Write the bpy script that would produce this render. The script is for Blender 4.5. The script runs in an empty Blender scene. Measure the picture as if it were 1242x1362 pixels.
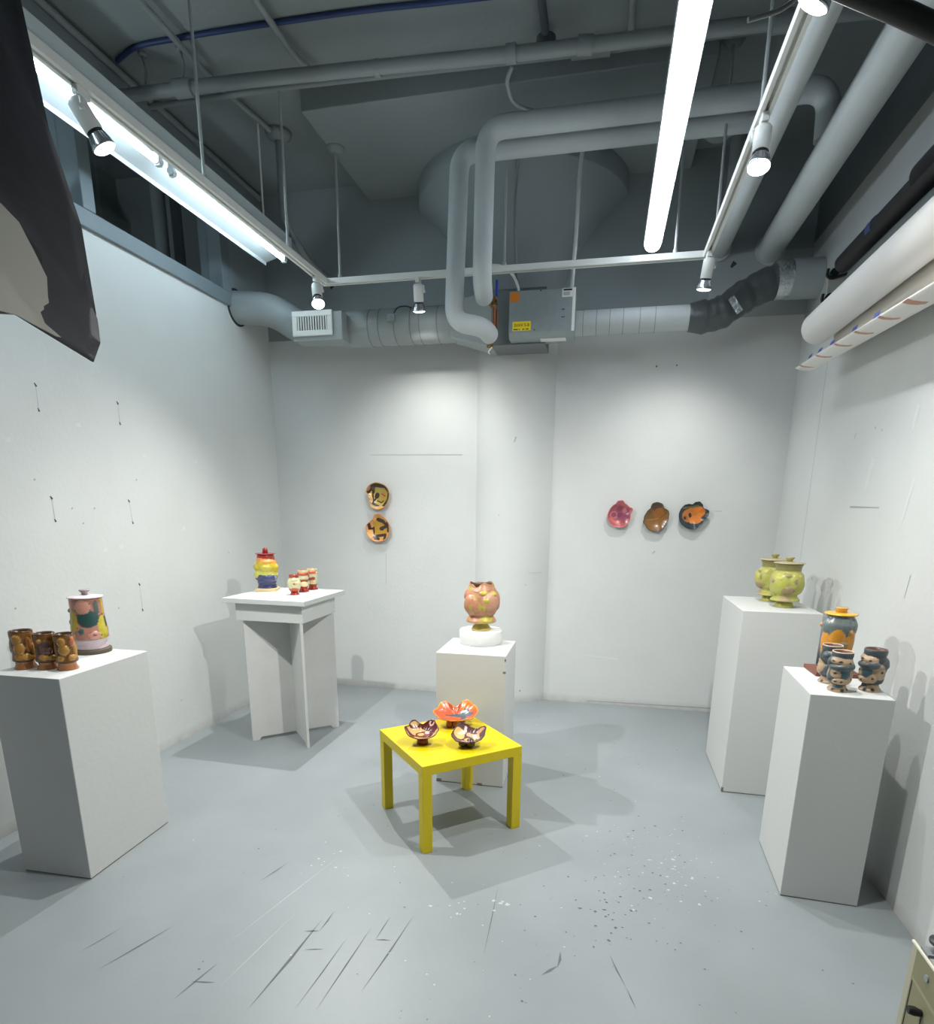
import bpy, bmesh, math, random
import numpy as np
from mathutils import Vector, Matrix
random.seed(7)
PI = math.pi
sc = bpy.context.scene
COL = sc.collection

# ------------------------------------------------------------------ helpers
def dull(c, k=.86, d=.12):
    g = (c[0]+c[1]+c[2])/3.0
    return tuple((x*(1-d)+g*d)*k for x in c)
def lin(c):
    out = []
    for v in c[:3]:
        v = v / 255.0
        out.append(v / 12.92 if v <= 0.04045 else ((v + 0.055) / 1.055) ** 2.4)
    return (out[0], out[1], out[2], 1.0)

def mat(name, col, rough=0.5, metal=0.0, var=0.0, vscale=8.0, bump=0.0, bscale=60.0, emit=None, estr=0.0, trans=0.0, coat=0.0):
    m = bpy.data.materials.new(name); m.use_nodes = True
    nt = m.node_tree; b = nt.nodes['Principled BSDF']
    c = lin(col)
    b.inputs['Base Color'].default_value = c
    b.inputs['Roughness'].default_value = rough
    b.inputs['Metallic'].default_value = metal
    if trans: b.inputs['Transmission Weight'].default_value = trans
    if coat:
        b.inputs['Coat Weight'].default_value = coat; b.inputs['Coat Roughness'].default_value = 0.08
    tc = nt.nodes.new('ShaderNodeTexCoord')
    if var > 0:
        n = nt.nodes.new('ShaderNodeTexNoise'); n.inputs['Scale'].default_value = vscale; n.inputs['Detail'].default_value = 5
        nt.links.new(tc.outputs['Object'], n.inputs['Vector'])
        mx = nt.nodes.new('ShaderNodeMix'); mx.data_type = 'RGBA'
        mx.inputs['A'].default_value = tuple(x * (1 - var) for x in c[:3]) + (1,)
        mx.inputs['B'].default_value = tuple(min(1, x * (1 + var)) for x in c[:3]) + (1,)
        nt.links.new(n.outputs['Fac'], mx.inputs['Factor'])
        nt.links.new(mx.outputs['Result'], b.inputs['Base Color'])
    if bump > 0:
        n2 = nt.nodes.new('ShaderNodeTexNoise'); n2.inputs['Scale'].default_value = bscale; n2.inputs['Detail'].default_value = 4
        nt.links.new(tc.outputs['Object'], n2.inputs['Vector'])
        bp = nt.nodes.new('ShaderNodeBump'); bp.inputs['Strength'].default_value = bump; bp.inputs['Distance'].default_value = 0.01
        nt.links.new(n2.outputs['Fac'], bp.inputs['Height'])
        nt.links.new(bp.outputs['Normal'], b.inputs['Normal'])
    if emit:
        b.inputs['Emission Color'].default_value = lin(emit); b.inputs['Emission Strength'].default_value = estr
    return m

def glaze_mat(name, rough=0.22, coat=0.5, var=0.12, vscale=60):
    m = bpy.data.materials.new(name); m.use_nodes = True
    nt = m.node_tree; b = nt.nodes['Principled BSDF']
    at = nt.nodes.new('ShaderNodeAttribute'); at.attribute_name = 'glaze'
    tc = nt.nodes.new('ShaderNodeTexCoord')
    n = nt.nodes.new('ShaderNodeTexNoise'); n.inputs['Scale'].default_value = vscale; n.inputs['Detail'].default_value = 4
    nt.links.new(tc.outputs['Object'], n.inputs['Vector'])
    mr = nt.nodes.new('ShaderNodeMapRange'); mr.inputs['To Min'].default_value = 1 - var; mr.inputs['To Max'].default_value = 1 + var
    nt.links.new(n.outputs['Fac'], mr.inputs['Value'])
    mx = nt.nodes.new('ShaderNodeMix'); mx.data_type = 'RGBA'; mx.blend_type = 'MULTIPLY'; mx.inputs['Factor'].default_value = 1
    nt.links.new(at.outputs['Color'], mx.inputs['A']); nt.links.new(mr.outputs['Result'], mx.inputs['B'])
    nt.links.new(mx.outputs['Result'], b.inputs['Base Color'])
    b.inputs['Roughness'].default_value = rough
    b.inputs['Coat Weight'].default_value = coat; b.inputs['Coat Roughness'].default_value = 0.06
    return m

class MB:
    def __init__(s): s.v = []; s.f = []; s.m = []; s.s = []; s.c = None
    def add(s, vs, fs, mi=0, smooth=False):
        o = len(s.v); s.v += [tuple(p) for p in vs]
        for f in fs:
            s.f.append([i + o for i in f]); s.m.append(mi); s.s.append(smooth)
        return s
    def box(s, x0, x1, y0, y1, z0, z1, mi=0, M=None):
        vs = [(x0,y0,z0),(x1,y0,z0),(x1,y1,z0),(x0,y1,z0),(x0,y0,z1),(x1,y0,z1),(x1,y1,z1),(x0,y1,z1)]
        if M is not None: vs = [M @ Vector(p) for p in vs]
        return s.add(vs, [(3,2,1,0),(4,5,6,7),(0,1,5,4),(1,2,6,5),(2,3,7,6),(3,0,4,7)], mi)
    def quad(s, a, b, c, d, mi=0): return s.add([a,b,c,d], [(0,1,2,3)], mi)
    def tube(s, pts, r, seg=16, cap=True, mi=0, smooth=True):
        pts = [Vector(p) for p in pts]; n = len(pts)
        rs = r if isinstance(r, (list, tuple)) else [r] * n
        T = []
        for i in range(n):
            a = pts[max(i-1,0)]; b = pts[min(i+1,n-1)]
            if i > 0 and i < n-1:
                t = (pts[i]-pts[i-1]).normalized() + (pts[i+1]-pts[i]).normalized()
                if t.length < 1e-6: t = pts[i+1]-pts[i-1]
            else: t = b - a
            T.append(t.normalized())
        up = Vector((0,0,1)) if abs(T[0].z) < .9 else Vector((1,0,0))
        nrm = (up - T[0]*up.dot(T[0])).normalized()
        vs = []
        for i in range(n):
            nrm = (nrm - T[i]*nrm.dot(T[i])).normalized(); bn = T[i].cross(nrm)
            for k in range(seg):
                a = 2*PI*k/seg
                vs.append(pts[i] + (nrm*math.cos(a) + bn*math.sin(a))*rs[i])
        fs = []
        for i in range(n-1):
            for k in range(seg):
                k2 = (k+1) % seg
                fs.append((i*seg+k, i*seg+k2, (i+1)*seg+k2, (i+1)*seg+k))
        s.add(vs, fs, mi, smooth)
        if cap:
            s.add(vs[:seg], [tuple(range(seg))[::-1]], mi); s.add(vs[-seg:], [tuple(range(seg))], mi)
        return s
    def lathe(s, prof, seg=32, o=(0,0,0), mi=0, smooth=True, M=None):
        # prof: (r, z) from the bottom axis to the top axis
        vs = []; fs = []
        for (r, z) in prof:
            for k in range(seg):
                a = 2*PI*k/seg
                p = Vector((r*math.cos(a), r*math.sin(a), z))
                if M is not None: p = M @ p
                vs.append(p + Vector(o))
        for i in range(len(prof)-1):
            for k in range(seg):
                k2 = (k+1) % seg
                fs.append((i*seg+k, i*seg+k2, (i+1)*seg+k2, (i+1)*seg+k))
        s.add(vs, fs, mi, smooth)
        if prof[0][0] > 1e-5: s.add(vs[:seg], [tuple(range(seg))[::-1]], mi)
        if prof[-1][0] > 1e-5: s.add(vs[-seg:], [tuple(range(seg))], mi)
        return s
    def prism(s, poly, axis, a, b, mi=0):
        # poly: 2-D points; axis the extrusion axis
        def P(p, h):
            return {'x': (h, p[0], p[1]), 'y': (p[0], h, p[1]), 'z': (p[0], p[1], h)}[axis]
        n = len(poly); vs = [P(p, a) for p in poly] + [P(p, b) for p in poly]
        fs = [tuple(range(n))[::-1], tuple(range(n, 2*n))] + [(i, (i+1) % n, n+(i+1) % n, n+i) for i in range(n)]
        return s.add(vs, fs, mi)
    def build(s, name, mats, parent=None, loc=(0,0,0), rz=0.0, bevel=0.0, weld=False):
        me = bpy.data.meshes.new(name)
        me.from_pydata([tuple(v) for v in s.v], [], s.f)
        if not isinstance(mats, (list, tuple)): mats = [mats]
        for m in mats: me.materials.append(m)
        me.polygons.foreach_set('material_index', s.m)
        me.polygons.foreach_set('use_smooth', s.s)
        if s.c is not None:
            a = me.color_attributes.new('glaze', 'FLOAT_COLOR', 'POINT')
            a.data.foreach_set('color', np.array(s.c, dtype=np.float32).ravel())
        bm = bmesh.new(); bm.from_mesh(me)
        if weld: bmesh.ops.remove_doubles(bm, verts=bm.verts, dist=1e-5)
        bmesh.ops.recalc_face_normals(bm, faces=bm.faces)
        bm.to_mesh(me); bm.free(); me.update()
        o = bpy.data.objects.new(name, me); COL.objects.link(o)
        o.location = loc; o.rotation_euler = (0, 0, rz)
        if parent: o.parent = parent
        if bevel:
            bv = o.modifiers.new('bevel', 'BEVEL'); bv.width = bevel; bv.segments = 2; bv.limit_method = 'ANGLE'
        return o

def tag(o, label, cat, group=None):
    o['label'] = label; o['category'] = cat
    if group: o['group'] = group
    return o
def thing(name, label, cat, loc=(0,0,0), rz=0.0, group=None):
    o = bpy.data.objects.new(name, None); COL.objects.link(o); o.empty_display_size = .05
    o.location = loc; o.rotation_euler = (0,0,rz)
    return tag(o, label, cat, group)
def struct(o): o['kind'] = 'structure'; return o
def copy_thing(o, loc, rz, label):
    c = o.copy(); COL.objects.link(c); c.location = loc; c.rotation_euler = (0,0,rz); c['label'] = label
    def kids(a, b):
        for ch in list(a.children):
            d = ch.copy(); COL.objects.link(d); d.parent = b; kids(ch, d)
    kids(o, c)
    return c
def fillet(pts, r, n=8):
    pts = [Vector(p) for p in pts]; out = [pts[0]]
    for i in range(1, len(pts)-1):
        a, b, c = pts[i-1], pts[i], pts[i+1]
        d1 = (a-b); d2 = (c-b); rr = min(r, d1.length*.49, d2.length*.49)
        p0 = b + d1.normalized()*rr; p1 = b + d2.normalized()*rr
        for k in range(n+1):
            t = k/n
            out.append(p0*(1-t)**2 + b*2*t*(1-t) + p1*t*t)
    out.append(pts[-1]); return out
def facing(x, y):
    return math.atan2(-y, -x) + PI/2          # turn that points local -Y at the viewer side of the room
def text_mesh(body, size, name, m, parent, M):
    cu = bpy.data.curves.new('lettering', 'FONT'); cu.body = body; cu.size = size; cu.extrude = 0.0004
    cu.align_x = 'CENTER'; cu.align_y = 'CENTER'
    t = bpy.data.objects.new('lettering', cu); COL.objects.link(t)
    dg = bpy.context.evaluated_depsgraph_get()
    me = bpy.data.meshes.new_from_object(t.evaluated_get(dg))
    bpy.data.objects.remove(t)
    me.transform(M); me.materials.clear(); me.materials.append(m)
    o = bpy.data.objects.new(name, me); COL.objects.link(o); o.parent = parent
    return o

# ------------------------------------------------------------------ camera
F, CX, CY, PIT, ROL, CH = 803.05, 624.32, 876.79, 0.2450, 0.0095, 1.6048
AZ = math.radians(12.2)
fw = Vector((0, math.cos(PIT), -math.sin(PIT))); upv = Vector((0, math.sin(PIT), math.cos(PIT))); rt = Vector((1,0,0))
R2 = rt*math.cos(ROL) + upv*math.sin(ROL); U2 = upv*math.cos(ROL) - rt*math.sin(ROL)
RZ = Matrix.Rotation(AZ, 3, 'Z')
R2, U2, FW = RZ @ R2, RZ @ U2, RZ @ fw
cam = bpy.data.cameras.new('camera'); co = bpy.data.objects.new('camera', cam); COL.objects.link(co)
M = Matrix((R2, U2, -FW)).transposed().to_4x4(); M.translation = Vector((0,0,CH)); co.matrix_world = M
cam.sensor_fit = 'HORIZONTAL'; cam.sensor_width = 36.0; cam.lens = F/1242*36.0
cam.shift_x = (621 - CX)/1242; cam.shift_y = (CY - 681)/1242
cam.clip_start = .02
sc.camera = co
sc.view_settings.view_transform = 'Standard'; sc.view_settings.look = 'None'; sc.view_settings.gamma = 1.0
sc.view_settings.use_curve_mapping = False
sc.view_settings.exposure = -0.08
w = bpy.data.worlds.new('world'); sc.world = w; w.use_nodes = True
w.node_tree.nodes['Background'].inputs['Color'].default_value = (.8,.9,1,1)
w.node_tree.nodes['Background'].inputs['Strength'].default_value = 0.02

# ------------------------------------------------------------------ room materials
def wall_material(name, lines, white=(206,209,207), grey=(78,87,90)):
    """white paint below, grey paint above; lines: list of (axis, a0, a1, z) stretches of the paint line, an optional weight giving a mid-grey tone"""
    m = bpy.data.materials.new(name); m.use_nodes = True
    nt = m.node_tree; L = nt.links; b = nt.nodes['Principled BSDF']
    g = nt.nodes.new('ShaderNodeNewGeometry'); sp = nt.nodes.new('ShaderNodeSeparateXYZ'); L.new(g.outputs['Position'], sp.inputs[0])
    def math_(op, a, bv):
        n = nt.nodes.new('ShaderNodeMath'); n.operation = op
        for i, x in enumerate((a, bv)):
            if isinstance(x, (int, float)): n.inputs[i].default_value = x
            else: L.new(x, n.inputs[i])
        return n.outputs[0]
    fac = None
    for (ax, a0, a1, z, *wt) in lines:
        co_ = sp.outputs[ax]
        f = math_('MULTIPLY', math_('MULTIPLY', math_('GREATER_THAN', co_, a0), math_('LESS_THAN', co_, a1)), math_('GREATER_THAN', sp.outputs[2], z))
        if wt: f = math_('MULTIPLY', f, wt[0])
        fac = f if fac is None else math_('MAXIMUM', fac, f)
    # mottled paint
    n = nt.nodes.new('ShaderNodeTexNoise'); n.inputs['Scale'].default_value = 2.2; n.inputs['Detail'].default_value = 6; L.new(g.outputs['Position'], n.inputs['Vector'])
    n2 = nt.nodes.new('ShaderNodeTexNoise'); n2.inputs['Scale'].default_value = 14; n2.inputs['Detail'].default_value = 5; L.new(g.outputs['Position'], n2.inputs['Vector'])
    mr = nt.nodes.new('ShaderNodeMapRange'); mr.inputs['From Min'].default_value = .3; mr.inputs['From Max'].default_value = .7
    mr.inputs['To Min'].default_value = .965; mr.inputs['To Max'].default_value = 1.025; L.new(n.outputs['Fac'], mr.inputs['Value'])
    # scuffed strip along the foot of the wall
    ft = nt.nodes.new('ShaderNodeMapRange'); ft.inputs['From Min'].default_value = .0; ft.inputs['From Max'].default_value = .07
    ft.inputs['To Min'].default_value = 1; ft.inputs['To Max'].default_value = 0; L.new(sp.outputs[2], ft.inputs['Value'])
    fsc = math_('MULTIPLY', ft.outputs['Result'], math_('MULTIPLY', n2.outputs['Fac'], .8))
    mw = nt.nodes.new('ShaderNodeMix'); mw.data_type = 'RGBA'; mw.inputs['A'].default_value = lin(white); mw.inputs['B'].default_value = lin((150,140,133)); L.new(fsc, mw.inputs['Factor'])
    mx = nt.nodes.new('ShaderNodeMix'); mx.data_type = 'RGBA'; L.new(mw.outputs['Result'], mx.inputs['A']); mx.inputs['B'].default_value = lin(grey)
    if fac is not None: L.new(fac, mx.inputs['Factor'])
    else: mx.inputs['Factor'].default_value = 0
    mm = nt.nodes.new('ShaderNodeMix'); mm.data_type = 'RGBA'; mm.blend_type = 'MULTIPLY'; mm.inputs['Factor'].default_value = 1
    L.new(mx.outputs['Result'], mm.inputs['A']); L.new(mr.outputs['Result'], mm.inputs['B'])
    L.new(mm.outputs['Result'], b.inputs['Base Color'])
    b.inputs['Roughness'].default_value = .62
    n3 = nt.nodes.new('ShaderNodeTexNoise'); n3.inputs['Scale'].default_value = 45; n3.inputs['Detail'].default_value = 4; L.new(g.outputs['Position'], n3.inputs['Vector'])
    bp = nt.nodes.new('ShaderNodeBump'); bp.inputs['Strength'].default_value = .18; bp.inputs['Distance'].default_value = .006
    L.new(n3.outputs['Fac'], bp.inputs['Height']); L.new(bp.outputs['Normal'], b.inputs['Normal'])
    return m
GREY = (134,143,146)
M_wl = wall_material('left_wall_paint', [(1, -9, 9, 3.05)], grey=GREY)
M_wb = wall_material('back_wall_paint', [(0, -9, .62, 2.93), (0, .6, 9, 3.335), (0, .6, 9, 2.93, .72)], grey=(146,155,157))  # weighted stretch: mid-grey tone below the darker grey
M_wr = wall_material('right_wall_paint', [(1, -9, 9, 3.36), (1, -9, 9, 2.80, .6)], grey=(96,104,106))  # weighted stretch: partial blend to grey lower down
M_col = wall_material('column_paint', [(0, -9, 9, 2.95)], grey=GREY)
M_wp = wall_material('plain_wall_paint', [])
M_ceil = mat('ceiling_grey_paint', (138,146,147), .8, var=.08, vscale=3, bump=.25, bscale=30)
M_scuff = mat('dark_scuff', (70,74,74), .9)
M_scuff_l = mat('grey_scuff', (160,164,164), .9)
M_spack = mat('white_spackle', (213,216,214), .8)

def floor_material():
    m = bpy.data.materials.new('painted_concrete_floor'); m.use_nodes = True
    nt = m.node_tree; L = nt.links; b = nt.nodes['Principled BSDF']
    g = nt.nodes.new('ShaderNodeNewGeometry')
    n = nt.nodes.new('ShaderNodeTexNoise'); n.inputs['Scale'].default_value = 1.6; n.inputs['Detail'].default_value = 7; L.new(g.outputs['Position'], n.inputs['Vector'])
    cr = nt.nodes.new('ShaderNodeValToRGB'); cr.color_ramp.elements[0].position = .3; cr.color_ramp.elements[1].position = .7
    cr.color_ramp.elements[0].color = lin((129,136,138)); cr.color_ramp.elements[1].color = lin((141,148,150))
    L.new(n.outputs['Fac'], cr.inputs['Fac'])
    L.new(cr.outputs['Color'], b.inputs['Base Color'])
    rr = nt.nodes.new('ShaderNodeMapRange'); rr.inputs['To Min'].default_value = .34; rr.inputs['To Max'].default_value = .5; L.new(n.outputs['Fac'], rr.inputs['Value'])
    L.new(rr.outputs['Result'], b.inputs['Roughness'])
    n3 = nt.nodes.new('ShaderNodeTexNoise'); n3.inputs['Scale'].default_value = 25; n3.inputs['Detail'].default_value = 4; L.new(g.outputs['Position'], n3.inputs['Vector'])
    bp = nt.nodes.new('ShaderNodeBump'); bp.inputs['Strength'].default_value = .12; bp.inputs['Distance'].default_value = .006
    L.new(n3.outputs['Fac'], bp.inputs['Height']); L.new(bp.outputs['Normal'], b.inputs['Normal'])
    return m

# ------------------------------------------------------------------ room shell
XL, XR, YB, YF, ZC = -2.815, 1.268, 5.02, -2.6, 3.98
WZ0, WZ1 = 3.07, 3.74                      # clerestory opening in the left wall
WY0, WY1 = 0.9, 4.475
fl = MB(); fl.quad((XL-.2,YF-.2,0),(XR+.2,YF-.2,0),(XR+.2,YB+.3,0),(XL-.2,YB+.3,0))
def scratch(x0, y0, x1, y1, wd, mi):
    d = Vector((x1-x0, y1-y0, 0)); n = Vector((-d.y, d.x, 0)).normalized()*wd/2
    a = Vector((x0,y0,.0008)); b_ = Vector((x1,y1,.0008)); c = (a+b_)/2 + n*random.uniform(-1,1)
    fl.add([a, c-n, b_, c+n], [(0,1,2,3)], mi)
for (a, b_, c, d, wd, mi) in [(-1.664,1.494,-1.56,1.76,.008,1),(-1.049,1.457,-1.01,1.93,.011,1),(-.99,1.86,-1.045,1.845,.008,1),(-.99,1.86,-.985,1.98,.006,1),
        (-1.314,1.435,-1.27,1.62,.007,1),(-1.31,1.52,-1.22,1.535,.006,1),(-.715,1.606,-.66,2.03,.006,1),(-.83,1.5,-.80,1.93,.005,1),(-.9,1.48,-.87,1.85,.004,1),
        (-.122,1.822,-.07,1.88,.012,1),(-.07,1.87,-.065,1.958,.010,1),(.115,1.98,.17,1.83,.006,1),(.17,1.83,.2,1.74,.005,1),(-.36,2.31,-.34,1.86,.004,1),(-1.39,2.1,-1.34,2.26,.006,1),
        (-1.8,1.55,-1.75,1.7,.004,1),(-1.0,1.75,-.93,1.77,.005,1),(-.76,1.86,-.70,1.87,.006,1),(-.76,1.86,-.75,2.0,.004,1),(-1.2,1.5,-1.13,1.95,.003,2),(-1.3,1.7,-1.12,2.4,.003,2)]:
    scratch(a,b_,c,d,wd,mi)
def speck(cx, cy, sx, sy, n, mi, r0, r1):
    for _ in range(n):
        x = random.gauss(cx, sx); y = random.gauss(cy, sy); r = random.uniform(r0, r1); k = random.randint(4,6); a0 = random.random()*6
        if not (XL+.02 < x < XR-.02): continue
        pts = [(x+r*random.uniform(.5,1.3)*math.cos(a0+2*PI*i/k), y+r*random.uniform(.4,1.1)*math.sin(a0+2*PI*i/k), .001) for i in range(k)]
        fl.add(pts, [tuple(range(k))], mi)
speck(.30,2.70,.16,.22,55,2,.002,.006); speck(.25,2.5,.25,.3,80,1,.002,.007); speck(.45,2.55,.1,.12,22,2,.004,.012)
speck(-.6,2.1,.5,.35,32,2,.002,.006); speck(-.3,2.2,.9,.6,70,1,.002,.006); speck(-1.16,2.3,.05,.08,9,2,.004,.009); speck(-.33,2.19,.02,.01,4,2,.008,.016)
speck(-.45,2.1,.06,.03,7,2,.005,.011); speck(.1,2.2,.12,.15,30,1,.003,.009); speck(0,3.9,.8,.5,40,1,.002,.007); speck(.1,4.1,.4,.3,14,2,.003,.008)
struct(fl.build('floor', [floor_material(), mat('floor_scratch', (92,99,100), .8), mat('white_paint_drop', (176,181,182), .5)]))

ce = MB(); ce.box(XL-.2,XR+.2,YF-.2,YB+.2,ZC,ZC+.1)
struct(ce.build('ceiling', M_ceil))

wb = MB(); wb.box(XL-.1,XR+.1,YB,YB+.12,0,ZC)
def wmark(axis, pos, a, z, a2, z2, wd, mi, mb):
    d = Vector((a2-a, z2-z)); n = Vector((-d.y, d.x)).normalized()*wd/2
    P = [Vector((a,z))-n*.5, Vector((a2,z2))-n, Vector((a2,z2))+n, Vector((a,z))+n*.5]
    mb.add([((p.x, pos, p.y) if axis == 'y' else (pos, p.x, p.y)) for p in P], [(0,1,2,3)], mi)
for (a, z, a2, z2, wd, mi) in [(.300,2.625,.306,2.637,.012,1),(.443,2.628,.449,2.638,.010,1),(.752,3.25,.776,3.28,.034,1),(-2.245,3.29,-2.228,3.315,.03,1),
        (-1.95,2.03,-1.16,2.025,.006,3),(-.1,.42,.18,.4,.012,2),(-1.84,.95,-1.835,1.22,.004,3),(.8,1.6,.86,1.6,.004,3),(-.06,.02,1.2,.035,.012,3),(.38,1.27,.40,1.29,.01,3),(.66,2.9,.67,2.91,.02,1)]:
    wmark('y', YB-.0008, a, z, a2, z2, wd, mi, wb)
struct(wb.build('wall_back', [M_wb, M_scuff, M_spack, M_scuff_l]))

wr = MB(); wr.box(XR,XR+.12,YF,YB,0,ZC)
for (a, z, a2, z2, wd, mi) in [(3.3,1.625,3.66,1.63,.010,3),(3.05,1.55,3.0,1.75,.02,2),(3.1,1.95,3.08,2.05,.035,2),(3.5,1.72,3.46,1.86,.05,2),(3.75,1.98,3.74,2.01,.008,3),(3.5,2.0,3.49,2.01,.01,3),(3.42,1.98,3.41,1.99,.008,3),
        (2.9,1.25,2.88,1.35,.006,3),(4.1,1.2,4.09,1.21,.012,3),(3.9,1.15,3.89,1.16,.01,3),(3.7,1.02,3.6,1.2,.05,2),(4.37,.5,4.38,2.5,.006,3),(2.1,.1,2.0,.3,.02,2),(2.15,.05,1.7,.05,.015,3)]:
    wmark('x', XR-.0008, a, z, a2, z2, wd, mi, wr)
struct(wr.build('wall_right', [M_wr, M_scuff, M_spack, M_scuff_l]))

wl = MB(); t = .16
wl.box(XL-t,XL,YF,YB,0,WZ0); wl.box(XL-t,XL,YF,YB,WZ1,ZC); wl.box(XL-t,XL,YF,WY0,WZ0,WZ1); wl.box(XL-t,XL,WY1,YB,WZ0,WZ1)
for (a, z, a2, z2) in [(2.715,2.178,2.711,2.065),(3.249,2.177,3.248,2.069),(2.707,1.634,2.709,1.523),(3.243,1.625,3.253,1.501),(3.245,1.121,3.245,.964)]:
    px = XL+.0008
    wmark('x', px, a, z, a2, z2, .0035, 3, wl); wmark('x', px, a-.006, z+.012, a+.004, z-.004, .013, 1, wl); wmark('x', px, a2-.003, z2+.008, a2+.003, z2-.008, .012, 1, wl)
for (a, z) in [(2.93,2.02),(3.4,1.9),(3.0,1.35),(3.12,1.36),(3.7,1.45),(2.5,1.9),(3.9,1.9)]:
    wmark('x', XL+.0008, a, z, a+.03, z+.005, .025, 2, wl)
for (a, z) in [(2.62,1.72),(2.82,1.58),(2.97,1.58),(2.88,1.5),(4.2,1.25),(3.32,1.75),(2.4,1.1),(3.05,1.0),(3.5,.28)]:
    wmark('x', XL+.0008, a, z, a+.01, z+.008, .01, 3, wl)
struct(wl.build('wall_left', [M_wl, M_scuff, M_spack, M_scuff_l]))
wf = MB(); wf.box(XL-.1,XR+.1,YF-.12,YF,0,ZC)
struct(wf.build('wall_front', M_wp))

# dark room seen through the clerestory window
cr_ = MB()
cr_.quad((XL-1.6,.2,2.4),(XL-1.6,5.4,2.4),(XL-1.6,5.4,4.4),(XL-1.6,.2,4.4))
cr_.quad((XL-1.6,.2,2.4),(XL-1.6,5.4,2.4),(XL-t,5.4,2.4),(XL-t,.2,2.4)); cr_.quad((XL-1.6,.2,4.4),(XL-1.6,5.4,4.4),(XL-t,5.4,4.4),(XL-t,.2,4.4))
cr_.quad((XL-1.6,5.4,2.4),(XL-t,5.4,2.4),(XL-t,5.4,4.4),(XL-1.6,5.4,4.4)); cr_.quad((XL-1.6,.2,2.4),(XL-t,.2,2.4),(XL-t,.2,4.4),(XL-1.6,.2,4.4))
cr_.box(XL-1.6,XL-1.5,.2,5.4,3.95,4.05)
cr_.tube([(XL-.6,4.6,2.4),(XL-.6,4.6,4.4)], .05); cr_.tube([(XL-.6,4.8,2.4),(XL-.6,4.8,4.4)], .04); cr_.tube([(XL-.75,4.95,2.4),(XL-.75,4.95,4.4)], .04)
struct(cr_.build('wall_corridor', mat('corridor_grey', (120,126,126), .8)))

cl_ = bpy.data.lights.new('corridor_fill_light', 'POINT'); cl_.energy = 55; cl_.shadow_soft_size = .1; cl_.color = (.9,.97,1)  # unseen fill light, added to brighten the view through the glass
clo = bpy.data.objects.new('corridor_fill_light', cl_); COL.objects.link(clo); clo.location = (XL-.75, 2.2, 2.6)
# window_1: frame, mullion, panes
M_frame = mat('window_frame_grey', (118,130,136), .5, var=.04)
win = bpy.data.objects.new('window_1', None); COL.objects.link(win); win.location = (XL, WY0, WZ0); win['kind'] = 'structure'
f = MB(); fx0, fx1 = -t+.01, .022
def rel(y): return y - WY0
f.box(fx0,fx1,rel(WY0)-.02,rel(WY1)+.02,-.03,.06); f.box(fx0,fx1,rel(WY0)-.02,rel(WY1)+.02,WZ1-WZ0-.06,WZ1-WZ0+.03)
f.box(fx0,fx1,rel(4.39),rel(WY1)+.02,.06,WZ1-WZ0-.06); f.box(fx0,fx1,-.02,.07,.06,WZ1-WZ0-.06)
f.build('window_frame', M_frame, win, bevel=.004)
f = MB(); f.box(fx0,fx1+.004,rel(3.15),rel(3.235),.06,WZ1-WZ0-.06); f.build('mullion', M_frame, win, bevel=.004)
M_gl = bpy.data.materials.new('window_glass'); M_gl.use_nodes = True
_n = M_gl.node_tree
_t = _n.nodes.new('ShaderNodeBsdfTransparent'); _t.inputs['Color'].default_value = (.80,.84,.85,1)
_g = _n.nodes.new('ShaderNodeBsdfGlossy'); _g.inputs['Roughness'].default_value = .03
_x = _n.nodes.new('ShaderNodeMixShader'); _x.inputs[0].default_value = .07
_n.links.new(_t.outputs[0], _x.inputs[1]); _n.links.new(_g.outputs[0], _x.inputs[2]); _n.links.new(_x.outputs[0], _n.nodes['Material Output'].inputs['Surface'])
_b = _n.nodes['Principled BSDF']; _b.inputs['Base Color'].default_value = (.62,.68,.7,1); _b.inputs['Transmission Weight'].default_value = 1; _b.inputs['Roughness'].default_value = .02; _b.inputs['IOR'].default_value = 1.2
for (a, b_) in ((WY0+.07,3.15),(3.235,4.39)):
    f = MB(); f.box(-.085,-.079,rel(a),rel(b_),.06,WZ1-WZ0-.06); f.build('pane', M_gl, win)

# drop panel and mushroom column
p = MB(); p.box(-1.9,.43,3.93,YB,3.867,ZC+.01); struct(p.build('trim_1', M_ceil, bevel=.006))
cm = MB(); seg = 96
rings = [(-.01,.402,5.28),(2.95,.402,5.28),(3.15,.405,5.275),(3.3,.43,5.24),(3.42,.475,5.195),(3.52,.53,5.155),(3.62,.61,5.12),(3.70,.70,5.105),(3.745,.755,5.10),(3.75,.762,5.10),(3.868,.762,5.10)]
vs = []; fs = []; K = 60
for (z, r, yc) in rings:
    for k in range(K+1):
        a = PI + PI*k/K
        x = -.735 + r*math.cos(a); y = yc + r*math.sin(a)
        if y > YB+.05: y = YB+.05
        vs.append((x, y, z))
for i in range(len(rings)-1):
    for k in range(K):
        fs.append((i*(K+1)+k, i*(K+1)+k+1, (i+1)*(K+1)+k+1, (i+1)*(K+1)+k))
cm.add(vs, fs, 0, True)
def cmark(x, z, x2, z2, wd, mi):
    y = 5.28 - math.sqrt(max(.402**2-(x+.735)**2,0)) - .0012
    wmark('y', y, x, z, x2, z2, wd, mi, cm)
cmark(-.72,2.1,-.705,2.14,.01,2); cmark(-.60,1.0,-.596,1.006,.012,2); cmark(-.62,.1,-.615,.107,.012,1); cmark(-.83,1.55,-.81,1.57,.012,2); cmark(-.58,1.1,-.47,1.11,.004,2)
struct(cm.build('trim_2', [M_col, M_scuff, M_scuff_l]))

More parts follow.
